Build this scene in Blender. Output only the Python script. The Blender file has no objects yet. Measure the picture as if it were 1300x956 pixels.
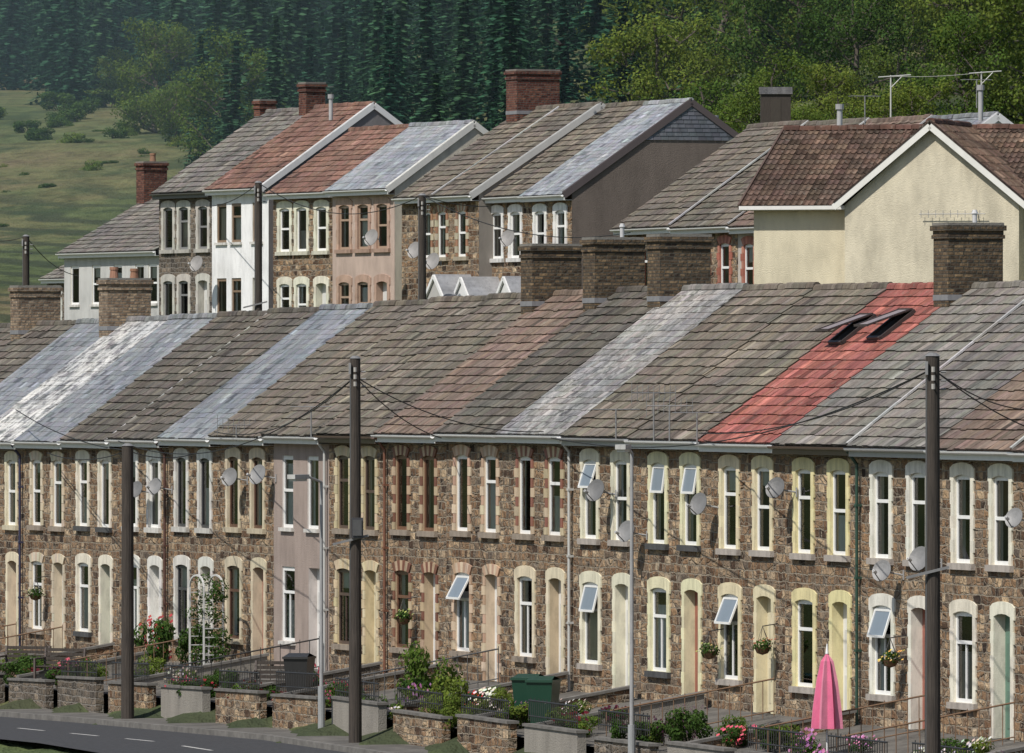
import bpy, math, random
import numpy as np
from mathutils import Vector, Matrix, Quaternion
random.seed(7)
R=random.random
def U(a,b): return a+(b-a)*random.random()
scene=bpy.context.scene
F=11700.0
def srv(x,y,Y): return Vector(((x-650)/F*Y, Y, -(y-478)/F*Y))
def interp(x,pts):
    if x<=pts[0][0]: return pts[0][1]
    for (a,b),(c,d) in zip(pts,pts[1:]):
        if x<=c: return b+(d-b)*(x-a)/(c-a)
    return pts[-1][1]
def sst(x,a,b):
    t=max(0,min(1,(x-a)/(b-a))); return t*t*(3-2*t)
# ---------------------------------------------------------------- materials
def newmat(n):
    m=bpy.data.materials.new(n); m.use_nodes=True
    nt=m.node_tree; nt.nodes.clear()
    out=nt.nodes.new('ShaderNodeOutputMaterial'); p=nt.nodes.new('ShaderNodeBsdfPrincipled')
    nt.links.new(p.outputs[0],out.inputs[0])
    return m,nt,p,out
def N(nt,t,**kw):
    n=nt.nodes.new(t)
    for k,v in kw.items():
        if k in n.inputs.keys(): n.inputs[k].default_value=v
        else: setattr(n,k,v)
    return n
def L(nt,a,b): nt.links.new(a,b)
def mixc(nt,fac,a,b,bt='MIX'):
    n=nt.nodes.new('ShaderNodeMix'); n.data_type='RGBA'; n.blend_type=bt
    for i,v in ((0,fac),(6,a),(7,b)):
        if hasattr(v,'links'): nt.links.new(v,n.inputs[i])
        else: n.inputs[i].default_value=v if i==0 else (tuple(v)+(1,) if len(v)==3 else v)
    return n.outputs[2]
def ramp(nt,fac,stops,const=False):
    n=nt.nodes.new('ShaderNodeValToRGB'); cr=n.color_ramp
    if const: cr.interpolation='CONSTANT'
    while len(cr.elements)<len(stops): cr.elements.new(.5)
    for e,(p,c) in zip(cr.elements,stops):
        e.position=p; e.color=(c[0],c[1],c[2],1) if hasattr(c,'__len__') else (c,c,c,1)
    nt.links.new(fac,n.inputs[0]); return n.outputs[0]
def wallcoord(nt,rnd=True):
    tc=N(nt,'ShaderNodeTexCoord'); s=N(nt,'ShaderNodeSeparateXYZ'); L(nt,tc.outputs['Object'],s.inputs[0])
    a=N(nt,'ShaderNodeMath',operation='ADD'); L(nt,s.outputs[0],a.inputs[0]); L(nt,s.outputs[1],a.inputs[1])
    src=a.outputs[0]
    if rnd:
        oi=N(nt,'ShaderNodeObjectInfo'); m=N(nt,'ShaderNodeMath',operation='MULTIPLY_ADD'); L(nt,oi.outputs['Random'],m.inputs[0]); m.inputs[1].default_value=37.; L(nt,src,m.inputs[2]); src=m.outputs[0]
    c=N(nt,'ShaderNodeCombineXYZ'); L(nt,src,c.inputs[0]); L(nt,s.outputs[2],c.inputs[1])
    return c.outputs[0], tc
def noise(nt,vec,scale,detail=3,rough=.6,mp=None):
    n=N(nt,'ShaderNodeTexNoise'); n.inputs['Scale'].default_value=scale; n.inputs['Detail'].default_value=detail; n.inputs['Roughness'].default_value=rough
    if mp:
        m=N(nt,'ShaderNodeMapping'); m.inputs['Scale'].default_value=mp; L(nt,vec,m.inputs[0]); vec=m.outputs[0]
    L(nt,vec,n.inputs['Vector']); return n
def bump(nt,h,p,dist=.02,st=1.):
    b=N(nt,'ShaderNodeBump'); b.inputs['Distance'].default_value=dist; b.inputs['Strength'].default_value=st
    L(nt,h,b.inputs['Height']); L(nt,b.outputs[0],p.inputs['Normal'])
def stone_mat(name,stops,mortar,bw=.34,rh=.17,ms=.022,dist=.09,rub=False,bd=.05):
    m,nt,p,o=newmat(name); v,tc=wallcoord(nt)
    n=noise(nt,v,2.6,3,.6); sub=N(nt,'ShaderNodeVectorMath',operation='SUBTRACT'); L(nt,n.outputs['Color'],sub.inputs[0]); sub.inputs[1].default_value=(.5,.5,.5)
    sc=N(nt,'ShaderNodeVectorMath',operation='MULTIPLY'); L(nt,sub.outputs[0],sc.inputs[0]); sc.inputs[1].default_value=(dist*2.2,dist,0)
    ad=N(nt,'ShaderNodeVectorMath',operation='ADD'); L(nt,v,ad.inputs[0]); L(nt,sc.outputs[0],ad.inputs[1])
    b=N(nt,'ShaderNodeTexBrick'); L(nt,ad.outputs[0],b.inputs['Vector'])
    b.offset=.45; b.squash=.6; b.squash_frequency=3; b.offset_frequency=2
    for k,val in (('Scale',1.),('Mortar Size',ms),('Mortar Smooth',.5),('Bias',0.),('Brick Width',bw),('Row Height',rh)): b.inputs[k].default_value=val
    b.inputs['Color1'].default_value=(0,0,0,1); b.inputs['Color2'].default_value=(1,1,1,1); b.inputs['Mortar'].default_value=(.5,.5,.5,1)
    colsrc=b.outputs['Color']; fac=b.outputs['Fac']
    if rub:
        mp=N(nt,'ShaderNodeMapping'); mp.inputs['Scale'].default_value=(2.6,4.2,1); L(nt,ad.outputs[0],mp.inputs[0])
        vo=N(nt,'ShaderNodeTexVoronoi'); vo.inputs['Randomness'].default_value=.8; vo.inputs['Scale'].default_value=1.; L(nt,mp.outputs[0],vo.inputs['Vector'])
        vd=N(nt,'ShaderNodeTexVoronoi',feature='DISTANCE_TO_EDGE'); vd.inputs['Randomness'].default_value=.8; vd.inputs['Scale'].default_value=1.; L(nt,mp.outputs[0],vd.inputs['Vector'])
        sx=N(nt,'ShaderNodeSeparateColor'); L(nt,vo.outputs['Color'],sx.inputs[0])
        colsrc=mixc(nt,.3,colsrc,sx.outputs[0])
        vf=ramp(nt,vd.outputs['Distance'],[(.02,1.),(.06,0.)])
        hf=N(nt,'ShaderNodeMath',operation='MULTIPLY'); L(nt,vf,hf.inputs[0]); hf.inputs[1].default_value=.45
        mxx=N(nt,'ShaderNodeMath',operation='MAXIMUM'); L(nt,hf.outputs[0],mxx.inputs[0]); L(nt,fac,mxx.inputs[1]); fac=mxx.outputs[0]
    c=ramp(nt,colsrc,stops)
    n2=noise(nt,v,8,3,.6); c=mixc(nt,.55,c,ramp(nt,n2.outputs[0],[(.3,.42),(.5,1.),(.75,1.6)]),'MULTIPLY')
    n3=noise(nt,v,.9,2,.6); c=mixc(nt,.5,c,ramp(nt,n3.outputs[0],[(.3,(.65,.66,.7)),(.7,(1.3,1.22,1.08))]),'MULTIPLY')
    c=mixc(nt,fac,c,mortar); L(nt,c,p.inputs['Base Color']); p.inputs['Roughness'].default_value=.9; p.inputs['Specular IOR Level'].default_value=.2
    inv=N(nt,'ShaderNodeMath',operation='SUBTRACT'); inv.inputs[0].default_value=1.; L(nt,fac,inv.inputs[1])
    ma=N(nt,'ShaderNodeMath',operation='MULTIPLY_ADD'); L(nt,n2.outputs[0],ma.inputs[0]); ma.inputs[1].default_value=.9; L(nt,inv.outputs[0],ma.inputs[2])
    bump(nt,ma.outputs[0],p,bd,1.)
    return m
M_stone=stone_mat('pennant_stone',[(.08,(.045,.032,.025)),(.28,(.155,.092,.055)),(.45,(.285,.185,.11)),(.58,(.125,.10,.08)),(.75,(.36,.255,.16)),(.95,(.48,.38,.26))],(.285,.245,.19),.38,.19,.018,.13,True,.08)
M_stone2=stone_mat('dark_stone',[(0,(.05,.045,.04)),(.5,(.135,.11,.085)),(1,(.28,.23,.18))],(.22,.20,.175),.34,.17,.02,.13,True,.06)
M_brick=stone_mat('chimney_brick',[(0,(.05,.038,.03)),(.4,(.13,.095,.06)),(.7,(.09,.065,.045)),(1,(.21,.15,.09))],(.09,.085,.07),.22,.078,.012,.006)
M_brickb=stone_mat('buff_brick',[(0,(.15,.105,.075)),(.5,(.26,.19,.13)),(1,(.36,.28,.2))],(.2,.18,.15),.22,.078,.012,.006)
M_brickr=stone_mat('red_brick',[(0,(.08,.03,.024)),(.5,(.14,.055,.04)),(1,(.19,.09,.06))],(.12,.10,.09),.22,.078,.012,.006)
def attr_mat(name,rough=.7,amt=.35,nscale=6,bd=.004,spec=.3,streak=False,lich=None,stretch=(1,1,.35)):
    m,nt,p,o=newmat(name)
    a=N(nt,'ShaderNodeAttribute',attribute_name='tint'); tc=N(nt,'ShaderNodeTexCoord')
    n=noise(nt,tc.outputs['Object'],nscale,4,.65,stretch)
    c=mixc(nt,amt,a.outputs['Color'],ramp(nt,n.outputs[0],[(.3,.35),(.55,1.),(.75,1.3)]),'MULTIPLY')
    if lich:
        oi=N(nt,'ShaderNodeObjectInfo'); ml=N(nt,'ShaderNodeMath',operation='MULTIPLY'); L(nt,oi.outputs['Random'],ml.inputs[0]); ml.inputs[1].default_value=31.
        ve=N(nt,'ShaderNodeVectorMath',operation='ADD'); L(nt,tc.outputs['Object'],ve.inputs[0]); L(nt,ml.outputs[0],ve.inputs[1])
        n2=noise(nt,ve.outputs[0],lich[1],5,.75); c=mixc(nt,ramp(nt,n2.outputs[0],[(lich[2],0.),(lich[2]+.12,lich[3])]),c,lich[0])
        n4=noise(nt,ve.outputs[0],1.3,2,.6,(2.2,.25,.25)); c=mixc(nt,.7,c,ramp(nt,n4.outputs[0],[(.35,.62),(.6,1.12)]),'MULTIPLY')
        n5=noise(nt,ve.outputs[0],.55,2,.5); c=mixc(nt,.6,c,ramp(nt,n5.outputs[0],[(.35,(.72,.73,.76)),(.65,(1.22,1.17,1.10))]),'MULTIPLY')
        n6=noise(nt,ve.outputs[0],22,1,.5); c=mixc(nt,ramp(nt,n6.outputs[0],[(.66,0.),(.72,.5)]),c,(.05,.045,.035))
    L(nt,c,p.inputs['Base Color']); p.inputs['Roughness'].default_value=rough; p.inputs['Specular IOR Level'].default_value=spec
    nb=noise(nt,tc.outputs['Object'],35,2,.6); bump(nt,nb.outputs[0],p,bd,1.)
    return m
M_paint=attr_mat('painted_masonry',.6,.45,5,.006)
M_render=attr_mat('rendered_wall',.9,.4,1.6,.015)
M_tile=attr_mat('roof_tile',.88,.55,7,.006,.2,lich=((.27,.255,.215),5.5,.56,.5))
M_slate=attr_mat('roof_slate',.5,.35,6,.003,.5,lich=((.33,.34,.33),6.,.62,.25))
M_slateg=attr_mat('lichened_slate',.6,.5,6,.003,.4,lich=((.46,.45,.43),5,.49,.75))
M_slatew=attr_mat('bleached_slate',.6,.4,6,.003,.4,lich=((.66,.66,.64),2.2,.44,.9))
M_upvc=attr_mat('frame_paint',.35,.12,4,.0005,.5)
M_metal=attr_mat('weathered_metal',.5,.3,8,.002,.5)
M_cloth=attr_mat('cloth',.9,.25,6,.004,.2)
m,nt,p,o=newmat('window_glass'); nt.nodes.remove(p)
gl=N(nt,'ShaderNodeBsdfGlossy',Roughness=.03); tr=N(nt,'ShaderNodeBsdfTransparent'); tr.inputs[0].default_value=(.8,.85,.85,1)
fr=N(nt,'ShaderNodeFresnel',IOR=1.5); mx=N(nt,'ShaderNodeMixShader'); L(nt,fr.outputs[0],mx.inputs[0]); L(nt,tr.outputs[0],mx.inputs[1]); L(nt,gl.outputs[0],mx.inputs[2]); L(nt,mx.outputs[0],o.inputs[0]); M_glass=m
def simple(name,col,rough=.9,nscale=4,var=.5,bd=.01,c2=None,stretch=(1,1,1)):
    m,nt,p,o=newmat(name); tc=N(nt,'ShaderNodeTexCoord'); n=noise(nt,tc.outputs['Object'],nscale,4,.65,stretch)
    c2=c2 or tuple(x*(1-var) for x in col)
    L(nt,mixc(nt,ramp(nt,n.outputs[0],[(.35,0.),(.65,1.)]),c2,col),p.inputs['Base Color']); p.inputs['Roughness'].default_value=rough
    bump(nt,n.outputs[0],p,bd,1.); return m
M_dark=simple('dark_interior',(.02,.018,.016),.9)
M_pole=simple('creosoted_wood',(.065,.052,.042),.85,3,.6,.01,None,(14,14,.6))
M_asph=simple('asphalt',(.05,.05,.053),.9,9,.4,.01)
M_conc=simple('paving',(.14,.13,.115),.9,1.5,.5,.01)
M_kerb=simple('kerb_stone',(.18,.17,.155),.9,3,.4,.01)
M_line=simple('road_paint',(.6,.59,.56),.7,8,.3,.002)
M_bark=simple('bark',(.12,.10,.08),.95,3,.5,.03,None,(6,6,.6))
def leaf_mat(name,c1,c2,tl=.35):
    m,nt,p,o=newmat(name); a=N(nt,'ShaderNodeAttribute',attribute_name='tint'); oi=N(nt,'ShaderNodeObjectInfo')
    c=mixc(nt,oi.outputs['Random'],c1,c2); c=mixc(nt,1.,c,a.outputs['Color'],'MULTIPLY')
    nt.nodes.remove(p); d=N(nt,'ShaderNodeBsdfDiffuse'); t=N(nt,'ShaderNodeBsdfTranslucent'); x=N(nt,'ShaderNodeMixShader'); x.inputs[0].default_value=tl
    L(nt,c,d.inputs[0]); L(nt,c,t.inputs[0]); L(nt,d.outputs[0],x.inputs[1]); L(nt,t.outputs[0],x.inputs[2]); L(nt,x.outputs[0],o.inputs[0]); return m
M_con=leaf_mat('conifer_needles',(.027,.088,.052),(.058,.125,.058),.3)
M_leaf=leaf_mat('spring_leaves',(.22,.28,.06),(.12,.20,.045),.45)
M_leafd=leaf_mat('dark_leaves',(.055,.11,.03),(.085,.15,.04),.35)
M_flow=attr_mat('petals',.8,.1,5,.001)
m,nt,p,o=newmat('hillside_grass'); tc=N(nt,'ShaderNodeTexCoord')
n1=noise(nt,tc.outputs['Object'],.035,6,.7,(1,.45,1)); n2=noise(nt,tc.outputs['Object'],.5,5,.75,(1,.4,1)); n3=noise(nt,tc.outputs['Object'],.12,4,.7,(1,.35,1))
c=ramp(nt,n1.outputs[0],[(.32,(.055,.08,.03)),(.47,(.095,.12,.05)),(.56,(.13,.13,.06)),(.68,(.165,.13,.08))])
c=mixc(nt,.9,c,ramp(nt,n2.outputs[0],[(.3,.4),(.5,1.),(.72,1.4)]),'MULTIPLY')
sp=N(nt,'ShaderNodeSeparateXYZ'); L(nt,tc.outputs['Object'],sp.inputs[0])
# ploughed / planted rows, running across the lower field
rx=N(nt,'ShaderNodeMath',operation='MULTIPLY_ADD'); L(nt,sp.outputs[0],rx.inputs[0]); rx.inputs[1].default_value=2.2; L(nt,sp.outputs[1],rx.inputs[2])
rn=noise(nt,tc.outputs['Object'],.05,2,.5); rj=N(nt,'ShaderNodeMath',operation='MULTIPLY_ADD'); L(nt,rn.outputs[0],rj.inputs[0]); rj.inputs[1].default_value=26.; L(nt,rx.outputs[0],rj.inputs[2])
rf=N(nt,'ShaderNodeMath',operation='MULTIPLY'); L(nt,rj.outputs[0],rf.inputs[0]); rf.inputs[1].default_value=.42
rs=N(nt,'ShaderNodeMath',operation='SINE'); L(nt,rf.outputs[0],rs.inputs[0])
mr=N(nt,'ShaderNodeMapRange'); L(nt,sp.outputs[1],mr.inputs[0]); mr.inputs[1].default_value=560; mr.inputs[2].default_value=620; mr.inputs[3].default_value=1; mr.inputs[4].default_value=0
mu=N(nt,'ShaderNodeMath',operation='MULTIPLY'); L(nt,mr.outputs[0],mu.inputs[0]); L(nt,ramp(nt,rs.outputs[0],[(.15,0.),(.7,.8)]),mu.inputs[1])
c=mixc(nt,mu.outputs[0],c,(.04,.05,.03))
c=mixc(nt,ramp(nt,n3.outputs[0],[(.54,0.),(.64,.75)]),c,(.04,.06,.028))
L(nt,c,p.inputs['Base Color']); p.inputs['Roughness'].default_value=1.; p.inputs['Specular IOR Level'].default_value=.1
bump(nt,n2.outputs[0],p,.6,1.); M_grass=m
# ---------------------------------------------------------------- mesh builder
class B:
    def __init__(s): s.v=[];s.f=[];s.m=[];s.c=[];s.mats=[]
    def mi(s,mat):
        if mat not in s.mats: s.mats.append(mat)
        return s.mats.index(mat)
    def face(s,pts,mat,col=(1,1,1)):
        i=len(s.v); s.v.extend([tuple(p) for p in pts]); s.f.append(tuple(range(i,i+len(pts)))); s.m.append(s.mi(mat)); s.c.extend([(*col,1)]*len(pts))
    def box(s,x0,x1,y0,y1,z0,z1,mat,col=(1,1,1),skip=''):
        P=lambda a,b,c:(a,b,c)
        if 'f' not in skip: s.face([P(x0,y0,z0),P(x1,y0,z0),P(x1,y0,z1),P(x0,y0,z1)],mat,col)
        if 'b' not in skip: s.face([P(x1,y1,z0),P(x0,y1,z0),P(x0,y1,z1),P(x1,y1,z1)],mat,col)
        if 'l' not in skip: s.face([P(x0,y1,z0),P(x0,y0,z0),P(x0,y0,z1),P(x0,y1,z1)],mat,col)
        if 'r' not in skip: s.face([P(x1,y0,z0),P(x1,y1,z0),P(x1,y1,z1),P(x1,y0,z1)],mat,col)
        if 't' not in skip: s.face([P(x0,y0,z1),P(x1,y0,z1),P(x1,y1,z1),P(x0,y1,z1)],mat,col)
        if 'd' not in skip: s.face([P(x0,y1,z0),P(x1,y1,z0),P(x1,y0,z0),P(x0,y0,z0)],mat,col)
    def prism(s,poly,y0,y1,mat,col=(1,1,1)):
        s.face([(x,y0,z) for x,z in poly],mat,col)
        n=len(poly)
        for i in range(n):
            a=poly[i];b=poly[(i+1)%n]
            s.face([(a[0],y1,a[1]),(b[0],y1,b[1]),(b[0],y0,b[1]),(a[0],y0,a[1])][::-1],mat,col)
    def obox(s,a,b,w,h,mat,col=(1,1,1),up=(0,0,1)):
        a=Vector(a);b=Vector(b);d=(b-a).normalized();up=Vector(up)
        sd=d.cross(up)
        if sd.length<1e-3: sd=d.cross(Vector((1,0,0)))
        sd.normalize(); u2=sd.cross(d).normalized(); sd=sd*w/2; u2=u2*h/2
        A=[a-sd-u2,a+sd-u2,a+sd+u2,a-sd+u2];Bq=[b-sd-u2,b+sd-u2,b+sd+u2,b-sd+u2]
        s.face(A,mat,col);s.face(Bq[::-1],mat,col)
        for i in range(4):
            j=(i+1)%4; s.face([A[j],A[i],Bq[i],Bq[j]],mat,col)
    def tube(s,a,b,r0,r1,mat,col=(1,1,1),n=8,cap=True):
        a=Vector(a);b=Vector(b);d=(b-a).normalized()
        x=d.cross(Vector((0,0,1)))
        if x.length<1e-3: x=Vector((1,0,0))
        x.normalize(); y=d.cross(x)
        A=[a+(x*math.cos(t)+y*math.sin(t))*r0 for t in [2*math.pi*i/n for i in range(n)]]
        C=[b+(x*math.cos(t)+y*math.sin(t))*r1 for t in [2*math.pi*i/n for i in range(n)]]
        for i in range(n):
            j=(i+1)%n; s.face([A[i],A[j],C[j],C[i]],mat,col)
        if cap: s.face(A[::-1],mat,col); s.face(C,mat,col)
    def build(s,name,parent=None,loc=(0,0,0),smooth=False):
        me=bpy.data.meshes.new(name); me.from_pydata(s.v,[],s.f)
        for mt in s.mats: me.materials.append(mt)
        me.polygons.foreach_set('material_index',s.m)
        ca=me.color_attributes.new('tint','FLOAT_COLOR','POINT'); ca.data.foreach_set('color',np.array(s.c,dtype=np.float32).ravel())
        if smooth: me.polygons.foreach_set('use_smooth',[True]*len(s.f))
        me.update()
        ob=bpy.data.objects.new(name,me); scene.collection.objects.link(ob); ob.location=loc
        if parent: ob.parent=parent
        return ob
def empty(name,loc=(0,0,0),rz=0):
    e=bpy.data.objects.new(name,None); scene.collection.objects.link(e); e.location=loc; e.rotation_euler=(0,0,rz); e.empty_display_size=.2; return e
def jit(c,a=.15,h=.04):
    f=1+U(-a,a); return tuple(max(0,x*f*(1+U(-h,h))) for x in c)
# ---------------------------------------------------------------- roof
def slope(b,u0,u1,P0,P1,course,tw,th,col,mat,prof='flat',stag=True,var=.16,deck=(.05,.045,.04),dirt=None):
    ty,tz=P1[0]-P0[0],P1[1]-P0[1]; Ls=math.hypot(ty,tz); ty/=Ls;tz/=Ls
    sg=1 if ty>0 else -1
    ny,nz=(-tz*sg,ty*sg)
    def P(u,s,h): return (u,P0[0]+ty*s+ny*h,P0[1]+tz*s+nz*h)
    b.face([P(u0,0,-.006),P(u1,0,-.006),P(u1,Ls,-.006),P(u0,Ls,-.006)],mat,deck)
    nc=int(math.ceil(Ls/course))
    sag=[U(-.012,.012) for _ in range(8)]
    for i in range(nc):
        s0=i*course; s1=min(s0+course+.03,Ls)
        if s1-s0<.06: continue
        off=(tw/2 if (stag and i%2) else 0)
        wob=U(-.012,.012); rc=1+U(-.09,.09)
        nj=int(math.ceil((u1-u0+tw)/tw))
        for j in range(nj+1):
            a=u0-tw+off+j*tw; c=a+tw-.008
            a=max(a,u0);c=min(c,u1)
            if c-a<.03: continue
            cc=tuple(x*rc for x in jit(col,var,.05)); rr=R()
            if rr<.06: cc=tuple(x*.55 for x in cc)
            elif rr<.09: cc=tuple(min(1,x*1.5) for x in cc)
            l0=th*U(.85,1.2)+U(0,.008)+wob*.4; l1=.006; ss=s0+U(-.012,.012)+sag[j%8]*.6
            if R()<.03: ss-=.04
            if prof=='flat':
                p=[P(a,ss,l0),P(c,ss,l0+U(-.004,.004)),P(c,s1,l1),P(a,s1,l1)]
                b.face(p,mat,cc)
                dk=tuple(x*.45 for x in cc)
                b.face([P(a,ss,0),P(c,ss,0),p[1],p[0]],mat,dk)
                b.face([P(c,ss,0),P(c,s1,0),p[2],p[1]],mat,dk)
            else:
                ns=8; us=[a+(c-a)*q/ns for q in range(ns+1)]
                hh=[.05*max(0,math.sin((u-u0)/tw*2*2*math.pi))+.0 for u in us]
                for q in range(ns):
                    p=[P(us[q],ss,l0+hh[q]),P(us[q+1],ss,l0+hh[q+1]),P(us[q+1],s1,l1+hh[q+1]),P(us[q],s1,l1+hh[q])]
                    b.face(p,mat,cc)
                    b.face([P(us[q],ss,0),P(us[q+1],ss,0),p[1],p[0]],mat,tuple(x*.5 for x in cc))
def ridge(b,u0,u1,y,z,col,mat,r=.11):
    u=u0
    while u<u1-.05:
        e=min(u+.45,u1); c=jit(col,.2); rr=r*U(.93,1.08); z2=z+U(-.012,.012)
        pr=[(-rr,-.09),(-rr*.75,.0),(-rr*.3,.04),(rr*.3,.04),(rr*.75,.0),(rr,-.09)]
        for k in range(5):
            b.face([(u,y+pr[k][0],z2+pr[k][1]),(e-.012,y+pr[k][0],z2+pr[k][1]),(e-.012,y+pr[k+1][0],z2+pr[k+1][1]),(u,y+pr[k+1][0],z2+pr[k+1][1])],mat,c)
        b.face([(e-.012,y+a,z2+c2) for a,c2 in pr],mat,c); b.face([(u,y+a,z2+c2) for a,c2 in pr][::-1],mat,c)
        u=e
def verge(b,u,w,P0,P1,mat,col,h=.055,t=.04):
    n=8
    for i in range(n):
        A=[P0[q]+(P1[q]-P0[q])*i/n for q in (0,1)];C=[P0[q]+(P1[q]-P0[q])*(i+1)/n for q in (0,1)]
        b.obox((u+U(-.008,.008),A[0],A[1]+h),(u+U(-.008,.008),C[0],C[1]+h),w*U(.75,1.15),t,mat,jit(col,.2))
def chimney(par,u,y,zb,zt,w,l,mat,pots=2,potc=(.36,.19,.12)):
    b=B()
    b.box(u-w/2,u+w/2,y-l/2,y+l/2,zb,zt-.34,mat,skip='dt')
    b.box(u-w/2-.035,u+w/2+.035,y-l/2-.035,y+l/2+.035,zt-.34,zt-.26,mat)
    b.box(u-w/2-.01,u+w/2+.01,y-l/2-.01,y+l/2+.01,zt-.26,zt-.17,mat,skip='dt')
    b.box(u-w/2-.06,u+w/2+.06,y-l/2-.06,y+l/2+.06,zt-.17,zt-.06,mat)
    b.box(u-w/2-.02,u+w/2+.02,y-l/2-.02,y+l/2+.02,zt-.06,zt,M_render,(.2,.19,.17))
    for i in range(pots):
        yy=y-l/2+l*(i+.5)/max(pots,1)+U(-.05,.05); c=jit(potc,.2); hh=U(.2,.33)
        b.tube((u,yy,zt-.01),(u,yy,zt+hh),.13,.10,M_paint,c,12,False); b.tube((u,yy,zt+hh-.05),(u,yy,zt+hh+.03),.125,.125,M_paint,c,12)
    b.box(u-w/2-.012,u+w/2+.012,y-l/2-.012,y+l/2+.012,zb+.3,zb+.42,M_metal,(.22,.22,.23),skip='dt')
    return b.build('chimney',par)
# ---------------------------------------------------------------- openings
CREAM=(.68,.60,.44);WHITE=(.76,.75,.71);YELL=(.72,.64,.36);BUFF=(.50,.40,.27);TERR=(.27,.12,.085)
def surround(b,cx,zt,zb,w,col,style='paint',col2=None,sill=True,jw=.15,sillc=None):
    hw=w/2; a=hw+jw+.05; pr=-.035
    poly=[(cx-a,zt-.12),(cx-hw,zt-.12),(cx-hw,zt-.06),(cx-hw*.5,zt-.014),(cx,zt-.002),(cx+hw*.5,zt-.014),(cx+hw,zt-.06),(cx+hw,zt-.12),(cx+a,zt-.12),(cx+a,zt+.13),(cx+a*.75,zt+.20),(cx+a*.35,zt+.235),(cx,zt+.245),(cx-a*.35,zt+.235),(cx-a*.75,zt+.20),(cx-a,zt+.13)]
    if style=='brick':
        n=7
        for i in range(n):
            f0=-1+2*i/n;f1=-1+2*(i+1)/n
            top=lambda f:zt+.24-.09*f*f
            c=jit(col if i%2 else (col2 or col),.12)
            b.prism([(cx+f0*hw*1.05,zt-.05*f0*f0),(cx+f1*hw*1.05,zt-.05*f1*f1),(cx+f1*a,top(f1)),(cx+f0*a,top(f0))],pr,0.0,M_paint,c)
        z=zt-.06;i=0
        while z>zb+.03:
            z2=max(z-.22,zb); ww=jw+(.09 if i%2 else 0); c=jit(col if i%2 else (col2 or col),.14)
            b.box(cx-hw-ww,cx-hw,pr+.008,0,z2+.008,z,M_paint,c,skip='b'); b.box(cx+hw,cx+hw+ww,pr+.008,0,z2+.008,z,M_paint,c,skip='b'); z=z2;i+=1
    else:
        b.prism(poly,pr,0,M_paint,jit(col,.05,.02))
        z=zt-.12;i=0
        while z>zb+.01:
            z2=max(z-.24,zb); ww=jw+(.04 if i%2 else 0)
            c=jit(col,.09,.02)
            b.box(cx-hw-ww,cx-hw,pr,0,z2,z,M_paint,c,skip='b'); b.box(cx+hw,cx+hw+ww,pr,0,z2,z,M_paint,c,skip='b'); z=z2;i+=1
    if sill:
        sc=sillc or tuple(x*.8 for x in col)
        b.box(cx-hw-jw-.06,cx+hw+jw+.06,pr-.06,.03,zb-.13,zb-.001,M_paint,sc)
def reveal(b,x0,x1,z0,z1,d,col):
    b.face([(x0,0,z0),(x0,d,z0),(x0,d,z1),(x0,0,z1)],M_paint,col)
    b.face([(x1,d,z0),(x1,0,z0),(x1,0,z1),(x1,d,z1)],M_paint,col)
    b.face([(x0,0,z1),(x0,d,z1),(x1,d,z1),(x1,0,z1)],M_paint,col)
    b.face([(x0,d,z0),(x0,0,z0),(x1,0,z0),(x1,d,z0)],M_paint,col)
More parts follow.
